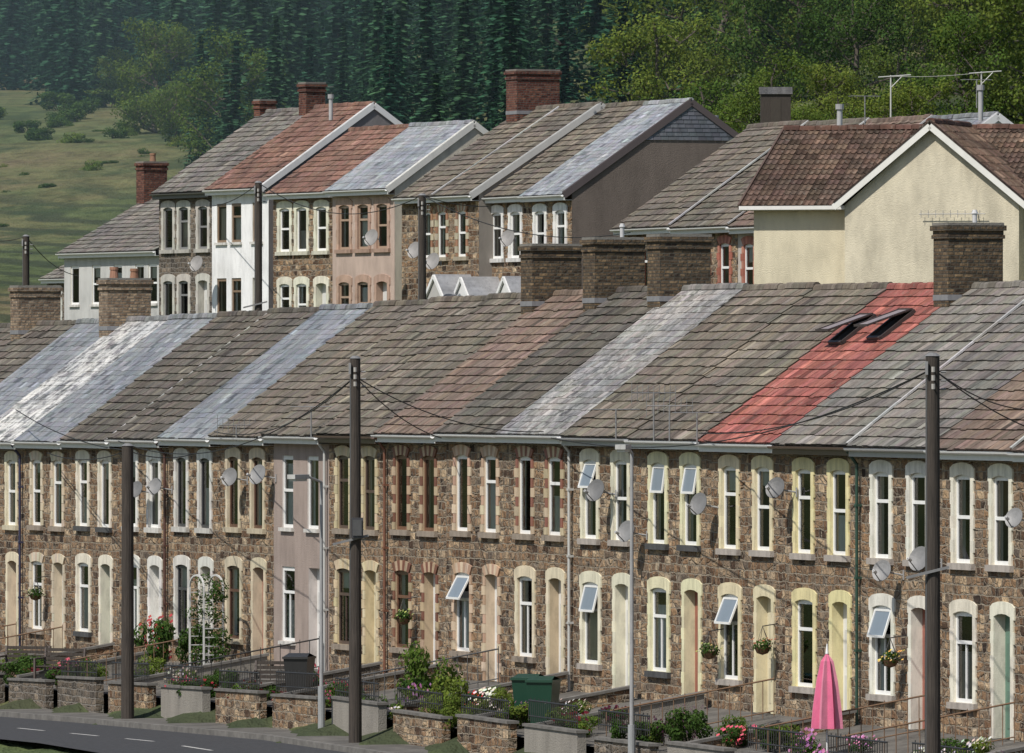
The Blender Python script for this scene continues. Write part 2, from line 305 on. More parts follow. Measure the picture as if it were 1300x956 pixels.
def window(b,x0,x1,z0,z1,fc=(.8,.8,.78),rec=.035,kind=None,open_=0,twin=False):
    y0=rec;y1=rec+.04;f=.06
    kind=kind or random.choice(['sash','top','sash','top','plain'])
    b.box(x0,x0+f,y0,y1,z0,z1,M_upvc,fc);b.box(x1-f,x1,y0,y1,z0,z1,M_upvc,fc)
    b.box(x0+f,x1-f,y0,y1,z0,z0+f+.02,M_upvc,fc);b.box(x0+f,x1-f,y0,y1,z1-f-.04,z1,M_upvc,fc)
    H=z1-z0
    zm=z0+H*(.52 if kind=='sash' else .66)
    if kind!='plain': b.box(x0+f,x1-f,y0-.012,y1-.002,zm-.035,zm+.035,M_upvc,fc)
    if twin: 
        xm=(x0+x1)/2; b.box(xm-.022,xm+.022,y0+.004,y1-.004,z0+f+.02,zm-.035,M_upvc,fc)
    zg=zm if open_ else z1-f
    b.face([(x0+f,y0+.03,z0+f),(x1-f,y0+.03,z0+f),(x1-f,y0+.03,zg),(x0+f,y0+.03,zg)],M_glass)
    if open_:
        hp=Vector((0,y0-.02,z1-f-.04)); ln=(z1-f-zm); an=math.radians(open_)
        q=hp+Vector((0,-math.sin(an)*ln,-math.cos(an)*ln))
        for xx in (x0+f+.02,x1-f-.02): b.obox((xx,hp.y,hp.z),(xx,q.y,q.z),.05,.035,M_upvc,fc,up=(0,-1,.3))
        b.obox((x0+f,q.y,q.z),(x1-f,q.y,q.z),.035,.05,M_upvc,fc); b.obox((x0+f,hp.y,hp.z),(x1-f,hp.y,hp.z),.035,.05,M_upvc,fc)
        b.face([(x0+f,hp.y,hp.z),(x1-f,hp.y,hp.z),(x1-f,q.y,q.z),(x0+f,q.y,q.z)],M_upvc,(.20,.24,.28))
    yc=rec+.10; r=R(); w=x1-x0
    cc=random.choice([(.7,.68,.62),(.75,.74,.72),(.6,.52,.42),(.5,.45,.4)])
    def cur(a,c,za,zb2,col):
        n=max(2,int((c-a)/.05))
        for i in range(n):
            xa=a+(c-a)*i/n;xb=a+(c-a)*(i+1)/n; ya=yc+(.02 if i%2 else 0);yb=yc+(0 if i%2 else .02)
            b.face([(xa,ya,za),(xb,yb,za),(xb,yb,zb2),(xa,ya,zb2)],M_cloth,col)
    if r<.25: cur(x0,x1,z0,z0+H*U(.4,.9),cc)
    elif r<.65: cur(x0,x0+w*U(.15,.3),z0,z1,cc); cur(x1-w*U(.15,.3),x1,z0,z1,cc)
    elif r<.78: cur(x0,x1,z1-H*U(.2,.4),z1,(.72,.7,.62))
def facade(b,W,zt,ops,mat,col,zbase=-2.):
    xs=sorted({0,W}|{o[0] for o in ops}|{o[1] for o in ops}); zs=sorted({zbase,zt}|{o[2] for o in ops}|{o[3] for o in ops})
    for xa,xb in zip(xs,xs[1:]):
        for za,zb in zip(zs,zs[1:]):
            cx=(xa+xb)/2;cz=(za+zb)/2
            if any(o[0]<cx<o[1] and o[2]<cz<o[3] for o in ops): continue
            b.face([(xa,0,za),(xb,0,za),(xb,0,zb),(xa,0,zb)],mat,col)
ROOF={
 'brown':dict(course=.325,tw=.30,th=.038,col=(.180,.157,.128),mat=M_tile),
 'dbrown':dict(course=.325,tw=.30,th=.038,col=(.130,.117,.100),mat=M_tile),
 'gbrown':dict(course=.325,tw=.30,th=.036,col=(.200,.186,.168),mat=M_tile),
 'rbrown':dict(course=.325,tw=.30,th=.036,col=(.200,.148,.120),mat=M_tile),
 'red':dict(course=.325,tw=.30,th=.030,col=(.325,.118,.098),mat=M_tile,var=.08),
 'ored':dict(course=.325,tw=.30,th=.030,col=(.225,.130,.100),mat=M_tile,var=.14),
 'slate':dict(course=.21,tw=.28,th=.010,col=(.24,.252,.268),mat=M_slate,var=.07),
 'lslate':dict(course=.21,tw=.28,th=.010,col=(.32,.335,.355),mat=M_slate,var=.07),
 'gslate':dict(course=.23,tw=.30,th=.016,col=(.25,.24,.23),mat=M_slateg,var=.3),
 'wslate':dict(course=.21,tw=.28,th=.014,col=(.25,.25,.25),mat=M_slatew,var=.25),
 'pan':dict(course=.33,tw=.34,th=.03,col=(.145,.098,.075),mat=M_tile,prof='pan',stag=False,var=.2),
}
def house(nm,loc,rz,W,E,D,rise,wall=(None,None),gable=None,roof=('brown',),ops=[],oh=.32,gut=(.7,.7,.68),verges=(),barge=None,front=True,pipe=None,back=None,hung=False):
    par=empty(nm,loc,rz)
    bw=B(); bf=B(); wm,wc=wall; gm,gc=gable or wall
    tanp=rise/(D+oh); zt=E+tanp*oh
    holes=[(o['x']-o['w']/2,o['x']+o['w']/2,o['z0'],o['z1']) for o in ops]
    facade(bw,W,zt-.02,holes,wm,wc)
    e=.006; DD=back or 2*D
    zr=E+rise-.03; za=zt-.02; zbk=zr-tanp*(DD-D)
    for x,fl in ((e,1),(W-e,0)):
        pts=[(x,0.004,-2),(x,DD,-2),(x,DD,zbk),(x,D,zr-.02),(x,.004,za)]
        bw.face(pts[::-1] if fl else pts,gm,gc)
    bw.face([(W-e,DD,-2),(e,DD,-2),(e,DD,zbk),(W-e,DD,zbk)],wm,wc)
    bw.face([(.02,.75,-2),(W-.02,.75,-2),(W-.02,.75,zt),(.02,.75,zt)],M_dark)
    if hung:
        zc=zr-1.25; n=9
        for i in range(n):
            z0=zc+1.2*i/n; z1=z0+1.2/n+.01
            y0=D-(zr-z0)/tanp+.25; y1=D+(zr-z0)/tanp-.25; y=y0
            while y<y1-.1:
                ye=min(y+.26,y1); bw.face([(W+.03,y,z0),(W+.03,ye-.01,z0),(W+.012,ye-.01,z1),(W+.012,y,z1)],M_slate,jit((.13,.14,.16),.2)); y=ye
    for o in ops:
        x0,x1=o['x']-o['w']/2,o['x']+o['w']/2
        rc=o.get('rc',o.get('sc',WHITE))
        if o['k']=='d':
            reveal(bf,x0,x1,o['z0'],o['z1'],.26,rc)
            dc=o.get('dc',(.6,.6,.58))
            bf.box(x0+.0,x1-.0,.22,.25,o['z0'],o['z1'],M_upvc,dc); 
            for zz in (o['z0']+.2,o['z0']+1.15): bf.box(x0+.12,x1-.12,.205,.22,zz,zz+.75,M_upvc,tuple(c*.85 for c in dc),skip='b')
            bf.box(x0,x1,-.15,.22,o['z0']-.15,o['z0']+.0,M_conc)
        else:
            reveal(bf,x0,x1,o['z0'],o['z1'],.09,rc)
            window(bf,x0+.002,x1-.002,o['z0']+.002,o['z1']-.002,o.get('fc',(.8,.8,.78)),kind=o.get('kind'),open_=o.get('open',0),twin=o.get('twin',False))
        if o.get('sc'): surround(bf,o['x'],o['z1'],o['z0'],o['w'],o['sc'],o.get('st','paint'),o.get('s2'),o['k']!='d',sillc=o.get('sill'))
        else: bf.box(x0-.08,x1+.08,-.08,.03,o['z0']-.09,o['z0']-.001,M_paint,(.6,.58,.54))
    bw.build('walls',par); bf.build('windows_and_door',par)
    br=B(); n=len(roof); P0=(-oh,E);P1=(D,E+rise)
    for i,r in enumerate(roof):
        kw=ROOF[r]; ua,ub=W*i/n+.0,W*(i+1)/n
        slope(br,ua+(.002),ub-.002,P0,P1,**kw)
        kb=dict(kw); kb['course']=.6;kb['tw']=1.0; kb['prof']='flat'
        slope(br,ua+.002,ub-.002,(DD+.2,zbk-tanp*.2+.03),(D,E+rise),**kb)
        ridge(br,ua,ub,D,E+rise+.05,tuple(c*.85 for c in kw['col']),M_tile)
    for (u,w,col) in verges: verge(br,u,w,P0,P1,M_paint,col)
    br.build('roof',par)
    bg=B()
    bg.box(0,W,-oh+.03,-oh+.055,E-.2,E-.02,M_upvc,gut)
    bg.box(0,W,-oh+.055,0,E-.2,E-.185,M_upvc,tuple(c*.8 for c in gut))
    for k in range(6):
        a0=math.pi+math.pi*k/6;a1=math.pi+math.pi*(k+1)/6; r=.06;cy=-oh-.03;cz=E-.03
        bg.face([(0,cy+r*math.cos(a0),cz+r*math.sin(a0)),(W,cy+r*math.cos(a0),cz+r*math.sin(a0)),(W,cy+r*math.cos(a1),cz+r*math.sin(a1)),(0,cy+r*math.cos(a1),cz+r*math.sin(a1))],M_upvc,gut)
    if pipe:
        for (u,c) in pipe:
            bg.tube((u,-oh,E-.08),(u,-.09,E-.38),.035,.035,M_upvc,c); bg.tube((u,-.09,E-.36),(u,-.09,0),.035,.035,M_upvc,c)
            for zz in (1.5,3,4.5): bg.box(u-.06,u+.06,-.13,0,zz,zz+.05,M_upvc,c)
    if barge:
        for u,s in ((W+.03,1),) if barge[1]=='near' else ((W+.03,1),(-.03,1)):
            bg.obox((u,-oh,E-.06),(u,D,E+rise-.06),.05,.2,M_upvc,barge[0]); bg.obox((u,D,E+rise-.06),(u,DD+.2,zbk-tanp*.2-.03),.05,.2,M_upvc,barge[0])
            bg.obox((u-.06,-oh,E+.05),(u-.06,D,E+rise+.05),.13,.04,M_paint,tuple(c*.8 for c in barge[0]))
    bg.build('gutter_and_fascia',par)
    return par
# ---------------------------------------------------------------- front row
EZ=[(-6,-1.55),(0,-1.46),(2.4,-1.42),(6,-1.30),(9.3,-1.44),(14,-1.72),(22,-2.0)]
def ez(k): return interp(k,EZ)
def row(k,q,z=0): return Vector((8.68-1.459*k+.946*q,186+4.26*k+.324*q,z))
RZ=math.atan2(-.946,.324); HW=4.503; EH=5.75
def gz(k): return ez(k)-EH
cfg={
-3:dict(r='gbrown',sc=CREAM),-2:dict(r='rbrown',sc=WHITE),
-1:dict(r='rbrown',sc=(.72,.68,.57),verge=(.45,.44,.42)),
0:dict(r='gbrown',sc=(.74,.72,.63),op=18),
1:dict(r='gbrown',sc=YELL,pipe=[(4.45,(.03,.07,.05))],verge=(.45,.44,.42)),
2:dict(r='red',sc=(.69,.61,.41),op=22),
3:dict(r='brown',sc=(.71,.67,.45),uo=(8,10)),
4:dict(r='brown',sc=(.71,.67,.52),op=14,uo=(18,0)),
5:dict(r='gslate',sc=BUFF,st='brick',s2=TERR,pipe=[(4.45,(.5,.5,.48))],lw=CREAM),
6:dict(r='dbrown',sc=(.60,.48,.35),st='brick',s2=(.50,.33,.23),op=28),
7:dict(r='rbrown',sc=(.46,.35,.23),st='brick',s2=(.20,.09,.06),fc=(.16,.08,.05),pipe=[(.1,(.18,.08,.05))]),
8:dict(r='brown',sc=(.58,.48,.30),fc=(.09,.06,.05),st='brick',s2=(.62,.52,.35)),
9:dict(r='brown',wall=(M_render,(.34,.275,.24)),sc=None,pipe=[(4.4,(.5,.5,.48))]),
10:dict(r='brown',sc=(.60,.52,.38),fc=(.10,.05,.035)),
11:dict(r='slate',sc=(.64,.62,.57),fc=(.05,.05,.055)),
12:dict(r='dbrown',sc=(.72,.70,.65),pipe=[(4.42,(.10,.05,.04))]),
13:dict(r='dbrown',sc=(.72,.66,.54),verge=(.45,.44,.42)),
14:dict(r='slate',sc=(.58,.49,.36),st='brick',s2=(.61,.54,.42)),
15:dict(r='wslate',sc=(.70,.63,.46),pipe=[(4.3,(.04,.04,.08))]),
16:dict(r='slate',sc=CREAM),17:dict(r='dbrown',sc=CREAM),18:dict(r='dbrown',sc=CREAM),19:dict(r='slate',sc=CREAM),20:dict(r='brown',sc=CREAM)}
fhouses={}
for j,c in cfg.items():
    o=row(j+1,0,gz(j+.5)); sc=c.get('sc'); st=c.get('st','paint'); s2=c.get('s2'); fc=c.get('fc',(.82,.82,.80))
    rc=sc or (.5,.45,.42)
    ops=[]; uo=c.get('uo',(0,0))
    sill=random.choice([None,(.08,.08,.08),(.4,.36,.32)]) if st=='paint' else (.3,.25,.2)
    for i,x in enumerate((1.15,3.2)):
        ops.append(dict(k='w',x=x,w=.90,z0=EH-2.28,z1=EH-.50,sc=sc,st=st,s2=s2,fc=fc,rc=rc,sill=sill,open=uo[i],kind='top' if uo[i] else None))
    lw=c.get('lw',sc)
    ops.append(dict(k='w',x=1.2,w=1.05,z0=EH-5.08,z1=EH-3.24,sc=lw,st=('paint' if c.get('lw') else st),s2=s2,fc=fc,rc=rc,sill=sill,open=c.get('op',0),kind='top',twin=(j%3!=1)))
    ops.append(dict(k='d',x=3.3,w=.88,z0=.02,z1=EH-3.24,sc=lw,st=('paint' if c.get('lw') else st),s2=s2,rc=rc if sc else (.55,.5,.47),dc=random.choice([(.7,.7,.68),(.3,.1,.07),(.1,.2,.15),(.6,.55,.4)])))
    vs=[]
    if c.get('verge'): vs.append((HW-.02,.09,c['verge']))
    gut=random.choice([(.72,.72,.70),(.72,.72,.70),(.12,.08,.06),(.4,.4,.4)])
    fhouses[j]=house('terraced_house',o,RZ,HW,EH,4.15,3.35,wall=c.get('wall',(M_stone,(1,1,1))),roof=(c['r'],),ops=ops,gut=gut,verges=vs,pipe=c.get('pipe'))
for k,mat,h,pots in ((2,M_brick,1.35,0),(6,M_brick,1.25,0),(7,M_brick,1.25,0),(8,M_brick,1.2,0),(16,M_brickb,1.15,2),(18,M_brickb,1.1,0),(-2.,M_brick,1.2,2)):
    j=int(k)-1 if int(k)-1 in fhouses else int(k)
    chimney(fhouses[j],.02,4.15,EH+3.35-.6,EH+3.35+h,.85,1.25,mat,pots)
def vents(par,u,y,z,h=.5,r=.06,c=(.5,.5,.5)):
    b=B(); b.tube((u,y,z),(u,y,z+h),r,r,M_metal,c,10); b.tube((u,y,z+h),(u,y,z+h+.08),r*1.5,r*.8,M_metal,c,10); b.build('flue',par)
vents(fhouses[1],.02,4.3,EH+3.35+1.3,.25,.05)
vents(fhouses[6],-.1,4.4,EH+3.35+1.2,.3,.05)
def skylight(par,u,s,w=.75,l=.95,an=22):
    ty,tz=4.47,3.35; Ls=math.hypot(ty,tz); ty/=Ls;tz/=Ls
    P=lambda u,s,h:Vector((u,-.32+ty*s-tz*h,EH+tz*s+ty*h))
    b=B(); c=(.05,.04,.038)
    for a,bb in (((u-w/2,s),(u+w/2,s)),((u-w/2,s+l),(u+w/2,s+l)),((u-w/2,s),(u-w/2,s+l)),((u+w/2,s),(u+w/2,s+l))):
        b.obox(P(*a,.06),P(*bb,.06),.07,.08,M_metal,c,up=P(0,0,1)-P(0,0,0))
    b.face([P(u-w/2,s,.05),P(u+w/2,s,.05),P(u+w/2,s+l,.05),P(u-w/2,s+l,.05)],M_dark)
    a=math.radians(an); 
    top=(s+l*.75,.14); bot=(top[0]-l*.9*math.cos(a),top[1]+l*.9*math.sin(a))
    t2=(top[0]+l*.25*math.cos(a),.13)
    for x in (u-w/2+.03,u+w/2-.03): b.obox(P(x,*t2),P(x,*bot),.05,.04,M_metal,c)
    b.obox(P(u-w/2,*bot),P(u+w/2,*bot),.05,.05,M_metal,c); b.obox(P(u-w/2,*t2),P(u+w/2,*t2),.05,.05,M_metal,c)
    b.face([P(u-w/2,*bot),P(u+w/2,*bot),P(u+w/2,*t2),P(u-w/2,*t2)],M_metal,(.26,.22,.22))
    b.build('skylight',par)
skylight(fhouses[2],1.1,3.5); skylight(fhouses[2],3.1,3.65)
# ---------------------------------------------------------------- upper terrace
def upper(nm,nx,ny,Y,th,W,roof,run,rise,wall,gable,ops,barge=None,gut=(.72,.72,.7),E=5.7,verges=(),back=None,dz=0,hung=False):
    c=srv(nx,ny,Y); t=math.radians(th); ax=Vector((math.cos(t),-math.sin(t),0)); o=c-ax*W; o.z=c.z-E
    ay=Vector((math.sin(t),math.cos(t),0)); o=o+ay*.3
    return house(nm,o,-t,W,E,run,rise,wall=wall,gable=gable,roof=roof,ops=ops,oh=.3,gut=gut,barge=barge,verges=verges,back=back,hung=hung)
def uops(us,sc=None,fc=(.8,.8,.78),w=.78,lower=True,st='paint',s2=None,E=5.7,h=1.5):
    r=[]
    for u in us: r.append(dict(k='w',x=u,w=w,z0=E-.5-h,z1=E-.5,sc=sc,fc=fc,st=st,s2=s2,rc=sc or (.6,.57,.5)))
    if lower:
        for i,u in enumerate(us):
            r.append(dict(k='w' if i%3!=2 else 'd',x=u,w=w,z0=(E-3.1-h) if i%3!=2 else .02,z1=E-3.1,sc=sc,fc=fc,st=st,s2=s2,rc=sc or (.6,.57,.5)))
    return r
rend=lambda c:(M_render,c)
z2=upper('terraced_house',128,352,372,63,6.,('gbrown',),3.6,2.0,(M_stone2,(1,1,1)),rend((.5,.5,.47)),uops([1,2.5,4],(.6,.6,.55)))
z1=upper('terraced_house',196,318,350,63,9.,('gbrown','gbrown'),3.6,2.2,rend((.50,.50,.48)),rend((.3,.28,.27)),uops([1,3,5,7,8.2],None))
chimney(z1,.3,3.6,7.2,9.3,.7,1.,M_brickr,1); chimney(z1,6.6,3.6,7.2,8.9,.7,1.,M_brickr,1); chimney(z2,3,3.6,7.,8.8,.7,1.,M_brickr,1)
A=upper('terraced_house',262,243,323.,63,4.6,('gbrown',),4.05,2.95,(M_stone2,(1,1,1)),(M_stone2,(1,1,1)),uops([.8,2.1,3.7],(.50,.48,.43),fc=(.2,.2,.2)),gut=(.1,.1,.1))
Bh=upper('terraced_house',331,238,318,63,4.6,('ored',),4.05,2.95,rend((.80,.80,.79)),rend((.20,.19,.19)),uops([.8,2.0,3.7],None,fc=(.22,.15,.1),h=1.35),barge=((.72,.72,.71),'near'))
chimney(A,4.1,4.05,8.,9.6,.6,.75,M_brickr,0); chimney(A,.2,4.05,8.,9.1,.5,.6,M_brickr,0)
Cc=upper('terraced_house',417,243,313,62,4.8,('ored',),3.0,2.25,(M_stone,(1,1,1)),(M_stone,(1,1,1)),uops([.9,2.2,3.7],(.66,.64,.52)))
D_=upper('terraced_house',491,239,308,62,4.6,('lslate',),3.0,2.25,rend((.46,.36,.30)),rend((.66,.61,.50)),uops([.9,2.3,3.7],(.42,.29,.22),fc=(.35,.25,.18)),barge=((.74,.73,.68),'near'),back=6.)
b=B(); b.box(.0,4.6,-.03,0,-2,1.55,M_render,(.74,.73,.70),skip='b'); b.build('painted_plinth',D_)
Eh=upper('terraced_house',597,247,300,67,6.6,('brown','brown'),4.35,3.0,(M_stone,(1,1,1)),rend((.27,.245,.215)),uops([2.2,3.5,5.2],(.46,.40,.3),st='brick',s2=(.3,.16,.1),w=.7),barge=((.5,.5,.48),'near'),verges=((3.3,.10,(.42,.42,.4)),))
chimney(Eh,.9,4.35,8.2,10.0,.9,1.55,M_brickr,0)
G=upper('terraced_house',662,248,297.,69,3.9,('brown',),4.1,3.02,(M_stone,(1,1,1)),(M_stone,(1,1,1)),uops([.9,2.6],(.76,.75,.72),w=.9),gut=(.74,.74,.73),verges=((.05,.12,(.62,.62,.6)),))
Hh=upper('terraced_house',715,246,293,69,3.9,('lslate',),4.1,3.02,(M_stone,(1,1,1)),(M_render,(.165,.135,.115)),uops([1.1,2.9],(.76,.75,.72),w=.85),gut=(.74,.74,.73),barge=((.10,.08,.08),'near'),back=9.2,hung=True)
def porch(par,x,col):
    b=B(); 
    for s in (-.65,.65): b.box(x+s-.05,x+s+.05,-1.2,-1.1,-1,2.3,M_upvc,col)
    b.face([(x-.65,-1.12,0),(x+.65,-1.12,0),(x+.65,-1.12,1.),(x-.65,-1.12,1.)],M_upvc,col)
    b.face([(x+.65,-1.1,-1),(x+.65,0,-1),(x+.65,0,2.3),(x+.65,-1.1,2.3)],M_upvc,tuple(c*.9 for c in col)); b.face([(x-.65,0,-1),(x-.65,-1.1,-1),(x-.65,-1.1,2.3),(x-.65,0,2.3)],M_upvc,col)
    b.face([(x-.8,-1.25,2.3),(x+.8,-1.25,2.3),(x,-1.25,3.0)],M_upvc,col)
    b.obox((x-.85,-1.3,2.27),(x,-1.3,3.05),.06,.12,M_upvc,(.75,.75,.74)); b.obox((x+.85,-1.3,2.27),(x,-1.3,3.05),.06,.12,M_upvc,(.75,.75,.74))
    b.face([(x-.85,-1.3,2.33),(x,-1.3,3.11),(x,.0,3.11),(x-.85,.0,2.33)][::-1],M_slate,(.3,.31,.33)); b.face([(x+.85,-1.3,2.33),(x+.85,0,2.33),(x,.0,3.11),(x,-1.3,3.11)],M_slate,(.3,.31,.33))
    b.build('porch',par)
porch(Hh,1.2,(.7,.7,.69)); porch(G,1.0,(.7,.7,.69)); porch(Eh,5.9,(.45,.44,.42))
for i,(rf,wl) in enumerate((('brown',(M_stone,(1,1,1))),('brown',(M_stone,(1,1,1))),('rbrown',rend((.5,.45,.4))),('slate',rend((.6,.58,.5))))):
    c=srv(1095,284,262); t=math.radians(70.7); ax=Vector((math.cos(t),-math.sin(t),0)); o=c-ax*(5.*(4-i)); o.z=c.z-5.7+.05*(3-i)
    house('terraced_house',o,-t,5.,5.7,4.15,3.15,wall=wl,gable=rend((.6,.6,.58)) if i==3 else wl,roof=(rf,),
      ops=uops([.9,2.1,3.9],(.34,.12,.085),st='brick',s2=(.42,.18,.13),w=.8),barge=((.7,.7,.69),'near') if i==3 else None,gut=(.7,.7,.68),verges=((4.97,.10,(.4,.4,.39)),))
def cream():
    t=math.radians(17); c=srv(957,262,246); E=5.2
    par=empty('rendered_house',(c.x,c.y,c.z-E),-t)
    col=(.62,.56,.41); bw=B(); W=14.;D=4.2;rise=2.15; g0=2.75;g1=g0+4.75;pj=.9; gr=2.1
    bw.face([(0,0,-2),(W,0,-2),(W,0,E+.1),(0,0,E+.1)],M_render,col)
    bw.face([(0,2*D,-2),(0,0,-2),(0,0,E),(0,D,E+rise-.1),(0,2*D,E)],M_render,col)
    bw.face([(W,0,-2),(W,2*D,-2),(W,2*D,E),(W,D,E+rise-.1),(W,0,E)],M_render,col)
    bw.face([(W,2*D,-2),(0,2*D,-2),(0,2*D,E),(W,2*D,E)],M_render,col)
    gm=(g0+g1)/2
    bw.face([(g0,-pj,-2),(g1,-pj,-2),(g1,-pj,E),(gm,-pj,E+gr-.05),(g0,-pj,E)],M_render,(.64,.58,.44))
    bw.face([(g0,-.002,-2),(g0,-pj,-2),(g0,-pj,E),(g0,-.002,E)],M_render,col); bw.face([(g1,-pj,-2),(g1,-.002,-2),(g1,-.002,E),(g1,-pj,E)],M_render,col)
    bw.build('walls',par)
    br=B(); k=ROOF['pan']
    slope(br,-.3,g0+.6,(-.3,E),(D,E+rise),**k); slope(br,g0+.6,W,(-.3,E),(D,E+rise),**k)
    kb=dict(k);kb['prof']='flat';kb['course']=.7;kb['tw']=1.
    slope(br,-.3,W,(2*D+.3,E),(D,E+rise),**kb); ridge(br,-.3,W,D,E+rise+.08,(.11,.06,.045),M_tile,.15)
    br.build('roof',par)
    hw=gm-g0+.25
    for sgn in (-1,1):
        bx=B(); slope(bx,0,pj+3.2,(-hw,0),(0,gr+.06),**k)
        ob=bx.build('gable_roof',par)
        if sgn<0: ob.matrix_local=Matrix.Translation((gm,3.0,E+.03))@Matrix.Rotation(-math.pi/2,4,'Z')
        else: ob.matrix_local=Matrix.Translation((gm,-pj-.2,E+.03))@Matrix.Rotation(math.pi/2,4,'Z')
    bx=B(); ridge(bx,0,pj+3.2,0,gr+.1,(.11,.06,.045),M_tile,.14); ob=bx.build('gable_ridge',par); ob.matrix_local=Matrix.Translation((gm,3.0,E+.05))@Matrix.Rotation(-math.pi/2,4,'Z')
    bg=B()
    for s in (-1,1):
        bg.obox((gm+s*hw,-pj-.2,E-.06),(gm,-pj-.2,E+gr-.02),.04,.17,M_upvc,(.74,.73,.68),up=(0,0,1))
        bg.obox((gm+s*hw,-pj-.2,E+.07),(gm,-pj-.2,E+gr+.12),.06,.05,M_tile,(.05,.035,.03))
    bg.box(-.3,g0-.1,-.42,-.32,E-.1,E-.0,M_upvc,(.72,.71,.67)); bg.box(g1+.1,W,-.42,-.32,E-.1,E,M_upvc,(.72,.71,.67)); bg.box(-.3,g0,-.32,0,E-.12,E-.1,M_upvc,(.6,.58,.52))
    bg.box(g0-.12,g0-.04,-.12,-.04,0,E-.1,M_upvc,(.58,.54,.42))
    bg.obox((-.32,-.36,E-.02),(-.32,D,E+rise+.0),.05,.14,M_upvc,(.12,.08,.06)); bg.build('fascia',par)
    bt=B(); M_t=M_metal; zz=E-.35
    bt.tube((gm+1.3,-pj,zz-.1),(gm+1.3,-pj-.15,zz+.1),.015,.015,M_t,(.3,.3,.3),6)
    bt.tube((gm-.3,-pj-.15,zz+.1),(gm+1.5,-pj-.15,zz+.1),.012,.012,M_t,(.3,.3,.3),6)
    for i in range(9): x=gm-.25+i*.2; bt.tube((x,-pj-.15,zz),(x,-pj-.15,zz+.2),.008,.008,M_t,(.3,.3,.3),5)
    bt.build('aerial',par)
cream()
# ---------------------------------------------------------------- dishes, aerials, poles
def dish(loc,d=(-.55,-.75,.35),r=.24,col=(.20,.20,.21),wall=None):
    b=B(); d=Vector(d).normalized(); x=d.cross(Vector((0,0,1))).normalized(); y=x.cross(d)
    n=20; rings=[(0,0),(.35,.02),(.7,.07),(1,.15)]
    pt=lambda a,q:(x*math.cos(a)*rings[q][0]+y*math.sin(a)*rings[q][0]*1.08)*r+d*rings[q][1]*r*1.2
    for off,fl in ((0,0),(-.012,1)):
        for q in range(3):
            for i in range(n):
                a=2*math.pi*i/n;a2=2*math.pi*(i+1)/n
                p=[pt(a,q),pt(a2,q),pt(a2,q+1),pt(a,q+1)] if q else [pt(a,0),pt(a2,1),pt(a,1)]
                p=[v+d*off for v in p]; b.face(p[::-1] if fl else p,M_metal,col)
    foc=d*r*1.7-y*r*.55
    b.tube(-y*r*1.0+d*.03,foc,.012,.012,M_metal,(.2,.2,.2),6); b.tube(foc-d*.01,foc-d*.12,.03,.035,M_metal,(.5,.5,.5),8)
    back=(wall-Vector(loc)) if wall is not None else Vector((.25,.05,-.05))
    b.tube(-d*.02,back,.02,.02,M_metal,(.3,.3,.3),6); bp=back
    b.obox(bp-Vector((0,0,.1)),bp+Vector((0,0,.1)),.08,.03,M_metal,(.3,.3,.3)); b.build('satellite_dish',None,loc)
def kx(x,q=0):
    lo,hi=-6,21
    for _ in range(50):
        mid=(lo+hi)/2; P=row(mid,q); xx=650+F*P.x/P.y
        if xx>x: lo=mid
        else: hi=mid
    return (lo+hi)/2
def rowpt(x,y,q): k=kx(x,q); P=row(k,q); P.z=-(y-478)/F*P.y; return P,k
for x,y in ((173,622),(197,618),(292,606),(328,603),(757,623),(796,675),(888,640),(985,620),(1120,725),(1168,710),(1288,658)):
    P,k=rowpt(x,y,-.42); W=row(k-.03,-.01,P.z-.08); dish(P,d=(U(-.7,-.4),-.75,U(.3,.4)),wall=W,r=U(.19,.26),col=(g:=U(.12,.22),g,g))
for x,y,Y in ((472,302,306),(645,303,295.5),(550,332,300),(527,318,302),(250,335,322.5)):
    dish(srv(x,y,Y-1.2),r=.27,col=(.24,.23,.22))
def aerial(base,h,ln=1.1,n=10,ang=0.3,col=(.22,.22,.22)):
    b=B(); b.tube((0,0,0),(0,0,h),.018,.018,M_metal,col,6)
    d=Vector((math.cos(ang),math.sin(ang),0)); s=Vector((-math.sin(ang)*.5,math.cos(ang)*.5,.0)); s=Vector((0,0,1)) if n<0 else s
    c=Vector((0,0,h)); b.tube(c-d*ln/2,c+d*ln/2,.012,.012,M_metal,col,5)
    for i in range(abs(n)):
        p=c+d*(-ln/2+ln*i/(abs(n)-1)); sl=.17 if i else .26; b.tube(p-s*sl*(2 if n>0 else 1),p+s*sl*(2 if n>0 else 1),.007,.007,M_metal,col,4)
    b.build('tv_aerial',None,base)
for x,y,h,n in ((395,558,.8,8),(300,560,.4,-8),(782,560,.7,8),(830,560,1.05,-9),(850,562,.8,-9),(885,565,.7,6)):
    P,k=rowpt(x,y,-.36); aerial(P,h,1.0,n,U(-.4,.4))
for (x,y,Y,h) in ((1098,172,258,1.1),(408,135,330,.7),(1240,137,262,.8)): aerial(srv(x,y,Y),h,.8,7)
def flue(x,y,Y,h,r=.12):
    b=B(); b.tube((0,0,-.4),(0,0,h),r,r,M_metal,(.4,.4,.4),12); b.tube((0,0,h),(0,0,h+.15),r*1.5,r*1.5,M_metal,(.35,.35,.35),12); b.build('flue_pipe',None,srv(x,y,Y))
flue(907,180,297,.7,.09);flue(1066,150,263,.25,.08);flue(420,138,320.,.35,.07);flue(1245,135,258,.45,.07)
